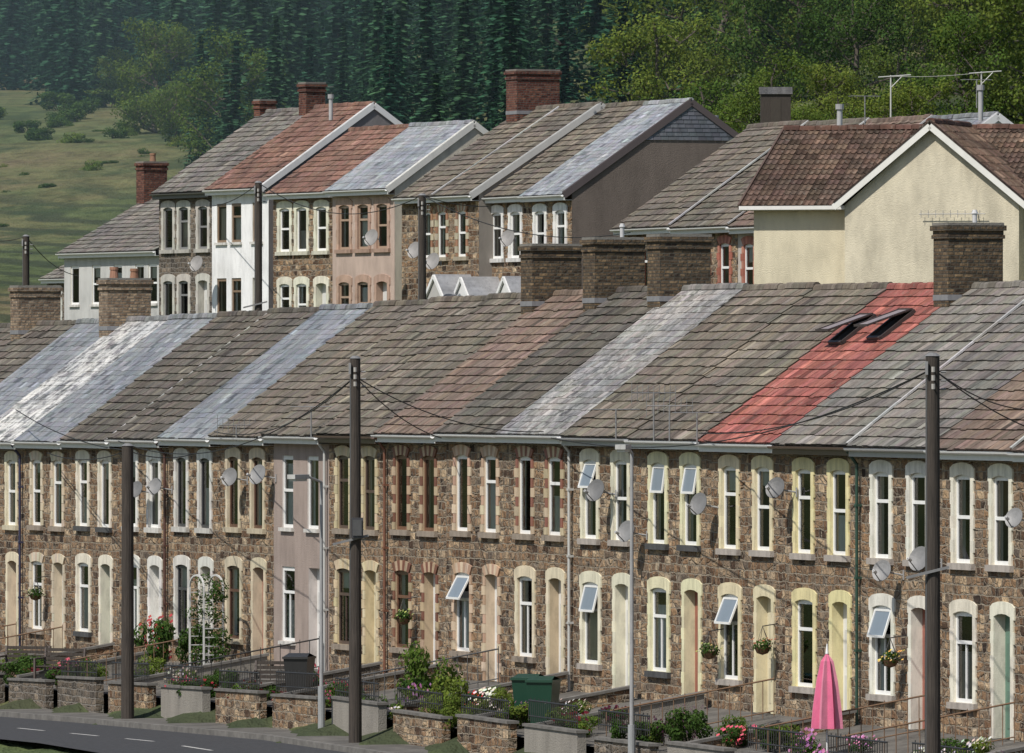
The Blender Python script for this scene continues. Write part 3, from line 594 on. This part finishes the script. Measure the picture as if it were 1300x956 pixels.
def pole(P,zt,r0=.15,r1=.115,name='utility_pole',arm=True,base=None):
    b=B(); zb=(base if base is not None else P.z)-.5; n=6
    for i in range(n):
        f0=i/n;f1=(i+1)/n; b.tube((0,0,zb+(zt-zb)*f0),(0,0,zb+(zt-zb)*f1),r0+(r1-r0)*f0,r0+(r1-r0)*f1,M_pole,n=14,cap=(i==n-1))
    b.tube((0,0,zt),(0,0,zt+.06),r1*1.12,r1*.5,M_metal,(.2,.2,.2),12)
    if arm:
        b.obox((-.12,-r1-.03,zt-.35),(-.12,-r1-.03,zt-.1),.06,.05,M_metal,(.25,.25,.25))
        for i in range(3):
            b.tube((0,-r1,zt-.25-.16*i),(-.0,-r1-.14,zt-.25-.16*i),.02,.02,M_metal,(.2,.2,.2),6); b.tube((0,-r1-.12,zt-.3-.16*i),(0,-r1-.12,zt-.2-.16*i),.035,.035,M_upvc,(.4,.38,.35),8)
            b.tube((r1+.02,0,zt-.3-.16*i),(r1+.12,0,zt-.3-.16*i),.02,.02,M_metal,(.2,.2,.2),6)
        b.tube((-r1*.9,-r1*.5,zb),(-r1*.9,-r1*.5,zt-.4),.02,.02,M_metal,(.1,.1,.1),6)
        b.obox((-.5,-.16,zt-4.15),(.3,-.16,zt-3.95),.05,.05,M_metal,(.2,.2,.2))
    return b.build(name,None,(P.x,P.y,0),)
P1,k1=rowpt(451,478,-5.1); pole(P1,(478-455)/F*P1.y,base=gz(k1)-1.2)
P3,k3=rowpt(1184,478,-5.1); pole(P3,(478-452)/F*P3.y,.155,.13,base=gz(k3)-1.2)
P2,k2=rowpt(162,478,-5.1); pole(P2,-(566-478)/F*P2.y,.16,.14,base=gz(k2)-1.2,arm=False)
b=B(); b.box(-.13,.13,-.3,-.13,-3.6,-3.15,M_metal,(.05,.05,.055)); b.box(-.1,.1,-.33,-.3,-3.55,-3.2,M_metal,(.08,.08,.08),skip='b')
b.build('junction_box',None,(P1.x+.05,P1.y,.0))
upz=[]
for x,y,Y in [(328,232,306),(536,248,292),(33,300,330)]:
    P=srv(x,y,Y); pole(P,P.z,.14,.12,base=P.z-9); upz.append(P)
M_wire=simple('black_cable',(.02,.02,.02),.6)
def wire(a,c,sag=.5,r=.013):
    cu=bpy.data.curves.new('overhead_wire','CURVE'); cu.dimensions='3D'; cu.bevel_depth=r; cu.bevel_resolution=1
    sp=cu.splines.new('POLY'); n=20; sp.points.add(n)
    for i in range(n+1):
        f=i/n; p=a.lerp(c,f); p.z-=sag*4*f*(1-f); sp.points[i].co=(*p,1)
    cu.materials.append(M_wire); ob=bpy.data.objects.new('overhead_wire',cu); scene.collection.objects.link(ob)
T1=Vector((P1.x,P1.y,(478-478)/F*P1.y)); T3=Vector((P3.x,P3.y,(478-468)/F*P3.y)); T2=Vector((P2.x,P2.y,-(572-478)/F*P2.y))
def rw(x,y,q=-.4): return rowpt(x,y,q)[0]
for x,y,sg in ((272,548,.5),(690,548,.35),(560,556,.2),(150,560,.9)): wire(T1,rw(x,y),sg)
for x,y,sg in ((888,550,.35),(1300,520,.15),(1360,560,.2),(700,556,.7)): wire(T3,rw(x,y),sg)
for x,y,sg in ((20,520,.2),(60,575,.2),(250,575,.15)): wire(T2,rw(x,y),sg)
wire(upz[2],srv(100,350,345),.3,.015); wire(upz[2],srv(-60,290,330),.3,.015); wire(upz[0],srv(262,262,321),.2,.015); wire(upz[0],upz[1],.8,.015); wire(upz[1],srv(620,262,293),.1,.015);wire(upz[1],srv(800,295,275),.6,.015)
def lamp(P,base,zt,arm=Vector((-.35,-.6,0))):
    b=B(); b.tube((0,0,base),(0,0,base+1.2),.08,.08,M_metal,(.3,.31,.31),12); b.tube((0,0,base+1.2),(0,0,zt),.045,.035,M_metal,(.32,.32,.32),12)
    b.tube((0,0,zt),arm+Vector((0,0,zt+.15)),.03,.03,M_metal,(.35,.35,.35),8)
    e=arm+Vector((0,0,zt+.13)); d=arm.normalized()
    b.obox(e,e+d*.55,.22,.1,M_metal,(.45,.45,.43)); b.obox(e+d*.06-Vector((0,0,.075)),e+d*.5-Vector((0,0,.075)),.17,.06,M_upvc,(.55,.55,.5))
    b.build('street_lamp',None,(P.x,P.y,0))
Pl,kl=rowpt(408,478,-4.6); lamp(Pl,gz(kl)-1.2,-(612-478)/F*Pl.y,Vector((-.35,-.5,0)))
Pl,kl=rowpt(802,478,-4.5); lamp(Pl,gz(kl)-1.2,-(575-478)/F*Pl.y,Vector((-.12,-.5,0)))
# ---------------------------------------------------------------- terrain
def terr(X,Y):
    dx,dy=X-8.68,Y-186; q=dx*.946+dy*.324; k=(-dx*.324+dy*.946)/4.503
    kc=max(-6,min(22,k))
    near=gz(kc)+interp(q,[(-260,-16),(-70,-10),(-30,-7.),(-14,-2.),(-11.4,-1.32),(-4.4,-1.28),(-4.2,-.8),(0,-.03),(9,-.03),(12,.5),(18.5,5.6),(26,6.2),(40,7.6),(90,10)])
    if Y<335: return near
    zl=interp(Y,[(335,.5),(400,2.4),(550,9.5),(700,19),(800,24),(900,32),(1000,48),(1600,230),(2600,420)])
    zr=interp(Y,[(335,4),(400,10.),(500,20),(650,36),(1000,90),(1600,270),(2600,440)])
    w=sst(X,-20,22)
    far=zl*(1-w)+zr*w + 1.2*math.sin(X*.05+Y*.013)*min(1,(Y-335)/200)
    w2=sst(Y,335,400); return near*(1-w2)+far*w2
xs=sorted(set([round(x,2) for x in list(np.arange(-60,60,1.6))+list(np.arange(-900,-60,22))+list(np.arange(60,900,22))]))
ys=sorted(set([round(y,2) for y in list(np.arange(130,420,2.))+list(np.arange(-100,130,12))+list(np.arange(420,1000,9))+list(np.arange(1000,2600,40))]))
vv=[(x,y,terr(x,y)) for y in ys for x in xs]; nx=len(xs); ff=[(j*nx+i,j*nx+i+1,(j+1)*nx+i+1,(j+1)*nx+i) for j in range(len(ys)-1) for i in range(nx-1)]
me=bpy.data.meshes.new('hillside_terrain'); me.from_pydata(vv,[],ff); me.materials.append(M_grass); me.polygons.foreach_set('use_smooth',[True]*len(ff)); ob=bpy.data.objects.new('hillside_terrain',me); scene.collection.objects.link(ob)
def strip(name,prof,mat,k0=-6,k1=22,th=None):
    b=B(); ks=np.arange(k0,k1,.5)
    for a in ks:
        for (q0,z0),(q1,z1) in zip(prof,prof[1:]):
            b.face([row(a+.5,q0,gz(a+.5)+z0),row(a,q0,gz(a)+z0),row(a,q1,gz(a)+z1),row(a+.5,q1,gz(a+.5)+z1)],mat,(1,1,1))
    return b.build(name)
strip('garden_paving',[(-4.0,-.62),(0,.012)],M_conc)
strip('road',[(-11.2,-1.22),(-5.75,-1.22)],M_asph)
strip('pavement',[(-5.75,-1.25),(-5.75,-1.10),(-4.3,-1.08)],M_conc)
strip('kerb',[(-5.9,-1.25),(-5.9,-1.095),(-5.76,-1.09)],M_kerb)
b=B()
for k in np.arange(-6,22,1.0): b.face([row(k+.5,-8.55,gz(k+.5)-1.215),row(k,-8.55,gz(k)-1.215),row(k,-8.45,gz(k)-1.215),row(k+.5,-8.45,gz(k+.5)-1.215)],M_line)
b.build('road_markings')
def wallseg(name,a,c,h,t,mat,col,down=.6):
    b=B(); d=Vector(c)-Vector(a); ln=d.length; ang=math.atan2(d.y,d.x); dz=c[2]-a[2]
    def q(x,y,z): return (x,y,z+dz*x/ln)
    pts=[q(0,-t/2,-down),q(ln,-t/2,-down),q(ln,t/2,-down),q(0,t/2,-down),q(0,-t/2,h),q(ln,-t/2,h),q(ln,t/2,h),q(0,t/2,h)]
    for f in ((0,1,5,4),(1,2,6,5),(2,3,7,6),(3,0,4,7)): b.face([pts[i] for i in f],mat,col)
    e=.04; pt2=[q(-e,-t/2-e,h),q(ln+e,-t/2-e,h),q(ln+e,t/2+e,h),q(-e,t/2+e,h),q(-e,-t/2-e,h+.06),q(ln+e,-t/2-e,h+.06),q(ln+e,t/2+e,h+.06),q(-e,t/2+e,h+.06)]
    for f in ((0,1,5,4),(1,2,6,5),(2,3,7,6),(3,0,4,7),(4,5,6,7),(3,2,1,0)): b.face([pt2[i] for i in f],M_kerb)
    ob=b.build(name,None,a); ob.rotation_euler=(0,0,ang); return ob
def railing(a,c,h,col=(.03,.03,.03),sp=.13):
    a=Vector(a);c=Vector(c);b=B(); n=int((c-a).length/sp); up=Vector((0,0,1))
    b.tube((0,0,h),c-a+up*h,.02,.02,M_metal,col,6); b.tube((0,0,.12),c-a+up*.12,.015,.015,M_metal,col,6)
    for i in range(n+1): p=(c-a)*i/n; b.tube(p,p+up*(h+.06 if i%2 else h),.011,.011,M_metal,col,5)
    b.build('garden_railing',None,a)
random.seed(11)
for j in range(-4,20):
    z=lambda k,q:gz(k)+interp(q,[(-4.2,-.68),(0,0)])
    wm,wc=random.choice([(M_stone,(1,1,1)),(M_render,(.26,.24,.21)),(M_stone2,(1,1,1)),(M_stone,(1,1,1)),(M_stone2,(1,1,1))])
    wallseg('garden_wall',row(j+1-.02,-4.2,z(j+1,-4.2)),row(j+.22,-4.2,z(j,-4.2)),U(.25,.4),.2,wm,wc)
    if R()<.7: railing(row(j+1-.02,-4.2,z(j+1,-4.2)+.45),row(j+.28,-4.2,z(j,-4.2)+.45),U(.35,.5),(.03,.03,.03))
    if R()<.5: wallseg('dividing_wall',row(j+1,-4.0,z(j+1,-4.)),row(j+1,-.25,z(j+1,0)),U(.25,.45),.16,*random.choice([(M_stone,(1,1,1)),(M_stone2,(1,1,1)),(M_render,(.26,.24,.21))]))
    else: railing(row(j+1,-4.0,z(j+1,-4.)),row(j+1,-.25,z(j+1,0)),.8,random.choice([(.03,.03,.03),(.10,.10,.10),(.2,.12,.07)]),.25)
# ---------------------------------------------------------------- vegetation
def blobleaves(b,c,r,n,size,mat,flat=.8):
    for _ in range(n):
        d=Vector((random.gauss(0,1),random.gauss(0,1),random.gauss(0,1))).normalized()*(r*(.35+.65*R()**.5)); d.z*=flat
        p=c+d; nrm=(d.normalized()+Vector((U(-.8,.8),U(-.8,.8),U(-.3,1.)))).normalized()
        x=nrm.orthogonal().normalized(); x.rotate(Quaternion(nrm,U(0,6.28))); y=nrm.cross(x); s=size*U(.6,1.3)
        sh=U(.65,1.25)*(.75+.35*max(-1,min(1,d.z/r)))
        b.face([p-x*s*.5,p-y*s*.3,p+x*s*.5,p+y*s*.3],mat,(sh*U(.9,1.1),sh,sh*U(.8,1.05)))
def limb(b,a,c,r0,r1,mat,n=4):
    pts=[a.lerp(c,i/n)+(Vector((U(-1,1),U(-1,1),0))*(c-a).length*.04 if 0<i<n else Vector((0,0,0))) for i in range(n+1)]
    for i in range(n): b.tube(pts[i],pts[i+1],r0+(r1-r0)*i/n,r0+(r1-r0)*(i+1)/n,mat,n=7,cap=False)
    return pts
def decid(h,rad,nl,size,mat,trunk=.3,seed=1):
    random.seed(seed); b=B(); top=Vector((U(-.5,.5),U(-.5,.5),h*.85))
    sp=limb(b,Vector((0,0,-.5)),top,trunk,.05,M_bark,8); bl=[]
    for i in range(19):
        f=U(.15,.9); base=sp[int(f*8)]; a=U(0,6.28); L_=rad*U(.5,1.)*(1.15-abs(f-.5))
        e=base+Vector((math.cos(a)*L_,math.sin(a)*L_,L_*U(.2,.9))); pts=limb(b,base,e,trunk*.3*(1.1-f),.03,M_bark,4); bl+= [e,pts[3]]
        for _ in range(2):
            e2=pts[2]+Vector((U(-1,1),U(-1,1),U(-.1,1)))*L_*.5; limb(b,pts[2],e2,.05,.02,M_bark,2); bl.append(e2)
    bl.append(top)
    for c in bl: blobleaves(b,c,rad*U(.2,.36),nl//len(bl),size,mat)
    me=b.build('deciduous_tree').data; return me
def conifer(h,rad,seed):
    random.seed(seed); b=B(); b.tube((0,0,-1),(0,0,h*.97),.2,.02,M_bark,n=6,cap=False)
    z=h*.06
    while z<h*.99:
        f=z/h; r=rad*(1-f)**.7*U(.75,1.1)+.12; nb=int(5+5*(1-f))
        a0=U(0,6.28)
        for i in range(nb):
            a=a0+i*6.28/nb+U(-.3,.3); rr=r*U(.6,1.2); d=Vector((math.cos(a),math.sin(a),0)); s=Vector((-d.y,d.x,0))
            ns=max(2,int(rr/.6))
            for q in range(ns):
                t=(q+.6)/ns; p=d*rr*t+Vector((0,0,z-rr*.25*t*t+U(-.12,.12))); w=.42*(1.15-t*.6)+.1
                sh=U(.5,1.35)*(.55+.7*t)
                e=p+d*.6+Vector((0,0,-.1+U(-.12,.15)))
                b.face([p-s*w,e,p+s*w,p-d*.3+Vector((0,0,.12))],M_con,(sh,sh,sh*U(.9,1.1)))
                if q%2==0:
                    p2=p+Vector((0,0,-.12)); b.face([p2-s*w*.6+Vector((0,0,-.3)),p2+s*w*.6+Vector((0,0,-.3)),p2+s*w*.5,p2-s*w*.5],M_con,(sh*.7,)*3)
        z+=h*.03*U(.8,1.2)
    return b.build('conifer').data
protos=[conifer(19,4.3,3),conifer(21,4.6,4),conifer(17,4.2,5),conifer(20,3.9,6)]
for o in [o for o in scene.objects if o.name.startswith('conifer')]: bpy.data.objects.remove(o)
dm=[decid(9,3.6,9000,.20,M_leaf,.22,31),decid(11,4.0,10000,.20,M_leaf,.25,32),decid(7,3.2,7500,.19,M_leaf,.18,33),decid(10,4.0,10000,.2,M_leafd,.28,34)]
for o in [o for o in scene.objects if o.name.startswith('deciduous')]: bpy.data.objects.remove(o)
forest=empty('conifer_forest')
random.seed(21); cnt=0
def inst(me,name,loc,s,par,sz=1.):
    o=bpy.data.objects.new(name,me); scene.collection.objects.link(o); o.location=loc; o.rotation_euler=(U(-.03,.03),U(-.03,.03),U(0,6.28)); o.scale=(s,s,s*sz); o.parent=par
Y=450.
while Y<1400:
    half=Y*.0555+26; X=-half
    while X<half:
        x=X+U(-2.5,2.5);y=Y+U(-6,6)
        edge=interp(x,[(-90,840),(-50,790),(-43,770),(-35,730),(-27,660),(-18,580),(-10,500),(-4,450)])+12*math.sin(x*.4)
        if y>edge and R()<.96:
            if (y<edge+50 and R()<.2): inst(random.choice(dm),'broadleaf',(x,y,terr(x,y)-.5),U(.7,1.1),forest)
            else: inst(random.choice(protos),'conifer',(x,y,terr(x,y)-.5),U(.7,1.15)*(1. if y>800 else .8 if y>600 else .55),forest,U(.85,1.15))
            cnt+=1
        X+=U(5.5,7.5) if Y>600 else U(4,5.5)
    Y+=11 if Y<600 else 13. if Y<900 else 17
print('conifers',cnt)
random.seed(5)
for x,Y,s,i,dz in ((800,470,.75,2,0),(845,430,.9,0,0),(885,410,.8,2,0),(915,450,1.15,1,0),(965,470,1.2,0,0),(1010,440,1.0,3,0),(1050,480,1.35,3,0),(1085,420,.8,3,0),(1110,500,1.3,1,0),(1150,430,.85,0,0),(1185,450,1.1,1,0),(1225,400,.8,0,0),(1260,420,1.05,1,0),(1300,400,1.,0,0),(1340,430,1.2,1,0),(1010,530,1.4,1,0),(920,520,1.3,3,0),(1200,520,1.6,0,0),(1290,510,1.5,1,0),(1120,540,1.6,0,0),(830,500,1.1,1,0),(870,500,1.1,0,0),(1400,430,1.2,3,0),(1480,420,1.1,1,0),(1380,560,1.3,1,0),(1060,400,.6,2,0),(1125,395,.6,2,0),(1170,390,.6,0,0),(1040,405,.6,0,0),(1245,480,1.3,0,0),(1090,460,1.2,1,0),(940,410,.6,2,0),(1275,385,.55,2,0),(1200,385,.5,2,0),(980,400,.6,1,0),(1010,395,.5,0,0)):
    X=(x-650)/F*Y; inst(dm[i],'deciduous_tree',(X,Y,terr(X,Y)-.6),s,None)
def shrubmesh(seed,mat,n=1400,size=.12,r=1.):
    random.seed(seed); b=B()
    for i in range(7):
        c=Vector((U(-.5,.5)*r,U(-.5,.5)*r,U(.3,.9)*r)); limb(b,Vector((0,0,-.1)),c,.03,.01,M_bark,2); blobleaves(b,c,r*U(.3,.5),n//7,size,mat)
    o=b.build('tmp'); me=o.data; bpy.data.objects.remove(o); return me
sh=[shrubmesh(1,M_leafd),shrubmesh(2,M_leaf),shrubmesh(3,M_leafd,900)]
hs=empty('hillside_shrubs'); random.seed(9)
for _ in range(620):
    Y=U(430,820); x=U(-60,330); X=(x-650)/F*Y
    d=sst(Y,560,780)
    if R()<.08+d*.9 and (math.sin(X*.35)+math.sin(Y*.045+X*.1))>-.2: inst(random.choice(sh),'shrub',(X,Y,terr(X,Y)-.3),U(.5,1.6)*(.5+d),hs,U(.5,.9))
bk=empty('bank_shrubs')
for _ in range(60):
    k=U(-5,20); P=row(k,U(12,22)); inst(random.choice(sh),'shrub',(P.x,P.y,terr(P.x,P.y)-.2),U(.4,.8),bk)
random.seed(14)
def gplant(x,q,s,i,name,sz=1.,flow=None,lift=0):
    k=kx(x,q); P=row(k,q,gz(k)+interp(q,[(-4.2,-.72),(0,0)])+lift)
    o=bpy.data.objects.new(name,sh[i]); scene.collection.objects.link(o); o.location=P; o.scale=(s,s,s*sz); o.rotation_euler=(0,0,U(0,6))
    if flow:
        b=B()
        for _ in range(45):
            d=Vector((random.gauss(0,.35),random.gauss(0,.35),U(.3,1.25))); w=.04/s*.8
            b.face([d+Vector((-w,0,-w)),d+Vector((w,-w,0)),d+Vector((w,0,w)),d+Vector((-w,w,0))],M_flow,jit(flow,.3,.2))
        b.build('flowers',o)
    return o
for x,q,s,i,sz,fl in ((200,-1.2,.75,0,1.6,(.35,.05,.05)),(185,-2.5,.6,1,1,None),(248,-1.,.6,0,1.7,(.4,.06,.08)),(290,-3.2,.45,0,1.3,None),(265,-3.6,.4,2,1,(.5,.04,.06)),(545,-2.8,.85,1,1.5,None),(560,-3.6,.7,1,1.3,None),(530,-3.2,.6,0,1.2,None),(600,-2.6,.42,0,1,(.7,.03,.03)),(440,-3.4,.5,0,1.1,(.5,.05,.12)),(420,-3.6,.45,1,.9,(.5,.1,.2)),(40,-3,.6,0,1,None),(120,-2.6,.5,1,1,None),(660,-3.4,.5,0,1,None),(740,-3.4,.45,1,1,None),(870,-3.,.5,0,1,None),(1005,-2.5,.5,1,1,None),(1215,-2.2,.5,0,1,None),(340,-3.4,.45,2,.9,None),(385,-2,.4,1,1,None),(230,-2.9,.45,1,1,(.6,.55,.5)),(15,-2,.5,1,1,None),(640,-2.,.45,1,1,None),(780,-2.4,.4,0,1,(.5,.1,.2)),(930,-2.,.4,1,1,None),(75,-3.8,.5,0,1,(.5,.1,.3)),(315,-3.9,.5,1,1,(.6,.1,.1)),(480,-3.9,.5,2,1,None)):
    gplant(x,q,s,i,'garden_shrub',sz,fl)
for _ in range(46):
    gplant(U(-40,1340),U(-4.0,-2.2),U(.3,.6),random.choice([0,0,1,2]),'garden_shrub',U(.8,1.3),random.choice([None,None,None,(.5,.08,.12),(.6,.55,.5),(.5,.2,.4)]))
def basket(x,y,flow):
    P,k=rowpt(x,y,-.35); b=B(); 
    for i in range(10):
        a=i*.628;a2=a+.628
        for (r0,z0),(r1,z1) in (((.0,-.16),(.12,-.12)),((.12,-.12),(.18,0))):
            b.face([(r0*math.cos(a),r0*math.sin(a),z0),(r0*math.cos(a2),r0*math.sin(a2),z0),(r1*math.cos(a2),r1*math.sin(a2),z1),(r1*math.cos(a),r1*math.sin(a),z1)],M_cloth,(.12,.07,.04))
        if i%3==0: b.tube((.18*math.cos(a),.18*math.sin(a),0),(0,0,.45),.006,.006,M_metal,(.05,.05,.05),4)
    b.tube((0,0,.45),Vector((.34*.946,.34*.324,.5)),.012,.012,M_metal,(.03,.03,.03),6)
    blobleaves(b,Vector((0,0,.04)),.23,240,.07,M_leafd,.7)
    for _ in range(22):
        d=Vector((random.gauss(0,.13),random.gauss(0,.13),U(-.05,.22))); w=.022; b.face([d+Vector((-w,0,-w)),d+Vector((w,-w,0)),d+Vector((w,0,w)),d+Vector((-w,w,0))],M_flow,jit(flow,.3,.2))
    b.build('hanging_basket',None,P)
for a in ((1130,838,(.6,.4,.1)),(900,828,(.3,.3,.1)),(512,785,(.3,.35,.1)),(968,822,(.25,.1,.05)),(45,755,(.2,.2,.1))): basket(*a)
def parasol(x,q):
    k=kx(x,q); P=row(k,q,gz(k)-.45); b=B(); b.tube((0,0,0),(0,0,2.15),.02,.02,M_metal,(.7,.7,.7),8); b.tube((0,0,0),(0,0,.12),.25,.22,M_conc,n=16)
    n=16; rs=[(.02,2.1),(.12,1.95),(.2,1.55),(.27,1.),(.3,.6)]
    for (r0,z0),(r1,z1) in zip(rs,rs[1:]):
        for i in range(n):
            a=i*6.2832/n;a2=(i+1)*6.2832/n; m0=1.15 if i%2 else .8; m1=.8 if i%2 else 1.15
            b.face([(r0*m0*math.cos(a),r0*m0*math.sin(a),z0),(r1*m0*math.cos(a),r1*m0*math.sin(a),z1),(r1*m1*math.cos(a2),r1*m1*math.sin(a2),z1),(r0*m1*math.cos(a2),r0*m1*math.sin(a2),z0)],M_cloth,(.62,.14,.25) if i%4<2 else (.66,.24,.34))
    b.tube((0,0,2.1),(0,0,2.3),.035,.01,M_paint,(.8,.8,.8),8); b.build('parasol',None,P)
parasol(1050,-2.6)
def bin_(x,q,col):
    k=kx(x,q); P=row(k,q,gz(k)-.45); b=B(); z0,z1=.05,.95
    a=[(-.22,-.27),(.22,-.27),(.22,.27),(-.22,.27)]; c=[(-.29,-.36),(.29,-.36),(.29,.36),(-.29,.36)]
    for i in range(4):
        j=(i+1)%4; b.face([(*a[i],z0),(*a[j],z0),(*c[j],z1),(*c[i],z1)],M_upvc,col)
    b.box(-.31,.31,-.40,.38,z1,z1+.05,M_upvc,col); b.face([(-.29,-.38,z1+.05),(.29,-.38,z1+.05),(.25,.0,z1+.13),(-.25,.0,z1+.13)],M_upvc,col);b.face([(-.25,.0,z1+.13),(.25,.0,z1+.13),(.29,.36,z1+.05),(-.29,.36,z1+.05)],M_upvc,col)
    b.tube((-.27,.42,z1-.02),(.27,.42,z1-.02),.02,.02,M_upvc,col,8)
    for s in (-1,1): b.tube((s*.25,.28,.1),(s*.31,.28,.1),.1,.1,M_upvc,(.02,.02,.02),14)
    ob=b.build('wheelie_bin',None,P); ob.rotation_euler=(0,0,U(-.5,.5))
bin_(690,-3.0,(.012,.05,.03)); bin_(672,-2.9,(.012,.05,.03)); bin_(380,-3.3,(.03,.03,.03))
def bench(x,q,rz):
    k=kx(x,q); P=row(k,q,gz(k)-.5); b=B(); c=(.10,.08,.07)
    for s in (-.6,.6):
        b.obox((s,-.22,0),(s,-.22,.62),.05,.05,M_metal,c); b.obox((s,.2,0),(s,.3,.9),.05,.05,M_metal,c); b.obox((s,-.25,.62),(s,.25,.64),.06,.04,M_metal,c); b.obox((s,-.22,.4),(s,.2,.4),.04,.04,M_metal,c)
    for i in range(4): b.box(-.62,.62,-.22+i*.105,-.14+i*.105,.42,.445,M_pole)
    for i in range(4): b.obox((-.62,.23+i*.02,.52+i*.11),(.62,.23+i*.02,.52+i*.11),.02,.08,M_pole)
    ob=b.build('garden_bench',None,P); ob.rotation_euler=(0,0,rz)
bench(30,-3.0,RZ+.9); bench(352,-3.2,RZ+1.); bench(75,-3.1,RZ+.7)
def arch(x,q):
    k=kx(x,q); P=row(k,q,gz(k)-.1); b=B(); c=(.6,.6,.58)
    for y in (-.25,.25):
        for s in (-.6,.6): b.obox((s,y,0),(s,y,2.1),.04,.04,M_upvc,c)
        for i in range(8):
            a=math.pi*i/8;a2=math.pi*(i+1)/8; b.obox((.6*math.cos(a),y,2.1+.3*math.sin(a)),(.6*math.cos(a2),y,2.1+.3*math.sin(a2)),.04,.04,M_upvc,c)
    for s in (-.6,.6):
        for i in range(9): b.obox((s,-.25,.2+i*.22),(s,.25,.2+i*.22),.025,.025,M_upvc,c)
    for _ in range(18): blobleaves(b,Vector((random.choice([-.6,.6]),U(-.2,.2),U(.3,2.4))),.28,120,.08,M_leafd)
    ob=b.build('rose_arch',None,P); ob.rotation_euler=(0,0,RZ)
arch(262,-1.1)
b=B(); wcol=(.5,.5,.47)
for s,h in ((-2.1,1.7),(1.5,1.85)):
    b.tube((s,0,-.8),(s,0,h),.035,.03,M_upvc,wcol,8); b.tube((s-.5,-.1,h-.08),(s+.8,.1,h+.02),.025,.025,M_upvc,wcol,8); b.tube((s,0,h-.5),(s+.45,0,h-.04),.02,.02,M_upvc,wcol,6)
for q in (-.4,0,.4):
    for i in range(8):
        f=i/8;g=(i+1)/8; z=lambda f:1.66+.15*f-.3*f*(1-f); b.tube((-2.1+3.6*f,q*.2,z(f)),(-2.1+3.6*g,q*.2,z(g)),.008,.008,M_upvc,wcol,4)
b.build('clothes_line',None,srv(1198,150,366))
b=B(); b.box(-1.2,1.2,0,2,-1.5,1.7,M_pole,skip='t'); b.face([(-1.35,-.15,1.65),(1.35,-.15,1.65),(1.35,1,2.2),(-1.35,1,2.2)],M_tile,(.1,.1,.1)); b.face([(-1.35,1,2.2),(1.35,1,2.2),(1.35,2.15,1.65),(-1.35,2.15,1.65)],M_tile,(.1,.1,.1)); b.box(-.4,.4,-.03,0,-1,1.3,M_metal,(.05,.04,.03),skip='b'); o=b.build('garden_shed',None,srv(985,148,372)); o.scale=(.5,.5,.55)
b=B(); b.tube((-.12,0,0),(.0,0,0),.01,.05,M_dark,n=8); b.tube((0,0,0),(.14,0,.01),.05,.02,M_dark,n=8); b.face([(-.05,0,.02),(.06,0,.02),(.0,-.32,.12),(-.12,-.3,.11)],M_dark); b.face([(.06,0,.02),(-.05,0,.02),(-.12,.3,.11),(0,.32,.12)],M_dark); b.face([(-.1,-.02,0),(-.1,.02,0),(-.22,.05,0),(-.22,-.05,0)],M_dark); b.build('bird',None,srv(712,57,300)).rotation_euler=(0.3,0,.5)
# valley haze: a real homogeneous air volume between village and forest
m=bpy.data.materials.new('haze_air'); m.use_nodes=True; nt=m.node_tree; nt.nodes.clear(); o_=nt.nodes.new('ShaderNodeOutputMaterial'); vs=nt.nodes.new('ShaderNodeVolumeScatter'); vs.inputs['Color'].default_value=(.62,.9,.98,1); vs.inputs['Density'].default_value=.00034; vs.inputs['Anisotropy'].default_value=0.; nt.links.new(vs.outputs[0],o_.inputs['Volume'])
b=B(); b.box(-260,260,385,760,-40,260,m); b.build('valley_haze')
# ---------------------------------------------------------------- light, sky, camera
S=Vector((-.66,-.75)); S.normalize(); el=math.radians(50)
sd=Vector((S.x*math.cos(el),S.y*math.cos(el),math.sin(el)))
sun=bpy.data.lights.new('sun','SUN'); sun.energy=4.4; sun.angle=math.radians(.5); sun.color=(1,.95,.88)
so=bpy.data.objects.new('sun',sun); scene.collection.objects.link(so); so.rotation_euler=(-sd).to_track_quat('-Z','Y').to_euler()
w=bpy.data.worlds.new('World'); scene.world=w; w.use_nodes=True; nt=w.node_tree
bg=nt.nodes['Background']; sky=nt.nodes.new('ShaderNodeTexSky'); sky.sky_type='NISHITA'; sky.sun_disc=False; sky.sun_elevation=el; sky.sun_rotation=math.atan2(S.x,S.y)
nt.links.new(sky.outputs[0],bg.inputs[0]); bg.inputs[1].default_value=.09
cam=bpy.data.cameras.new('camera'); cam.sensor_width=36; cam.lens=36*F/1300; cam.clip_start=1; cam.clip_end=6000
co=bpy.data.objects.new('camera',cam); scene.collection.objects.link(co); co.location=(0,0,0); co.rotation_euler=(math.radians(90),0,0); scene.camera=co
scene.view_settings.view_transform='Standard'; scene.view_settings.look='None'; scene.view_settings.exposure=0
print('objects',len(scene.objects))
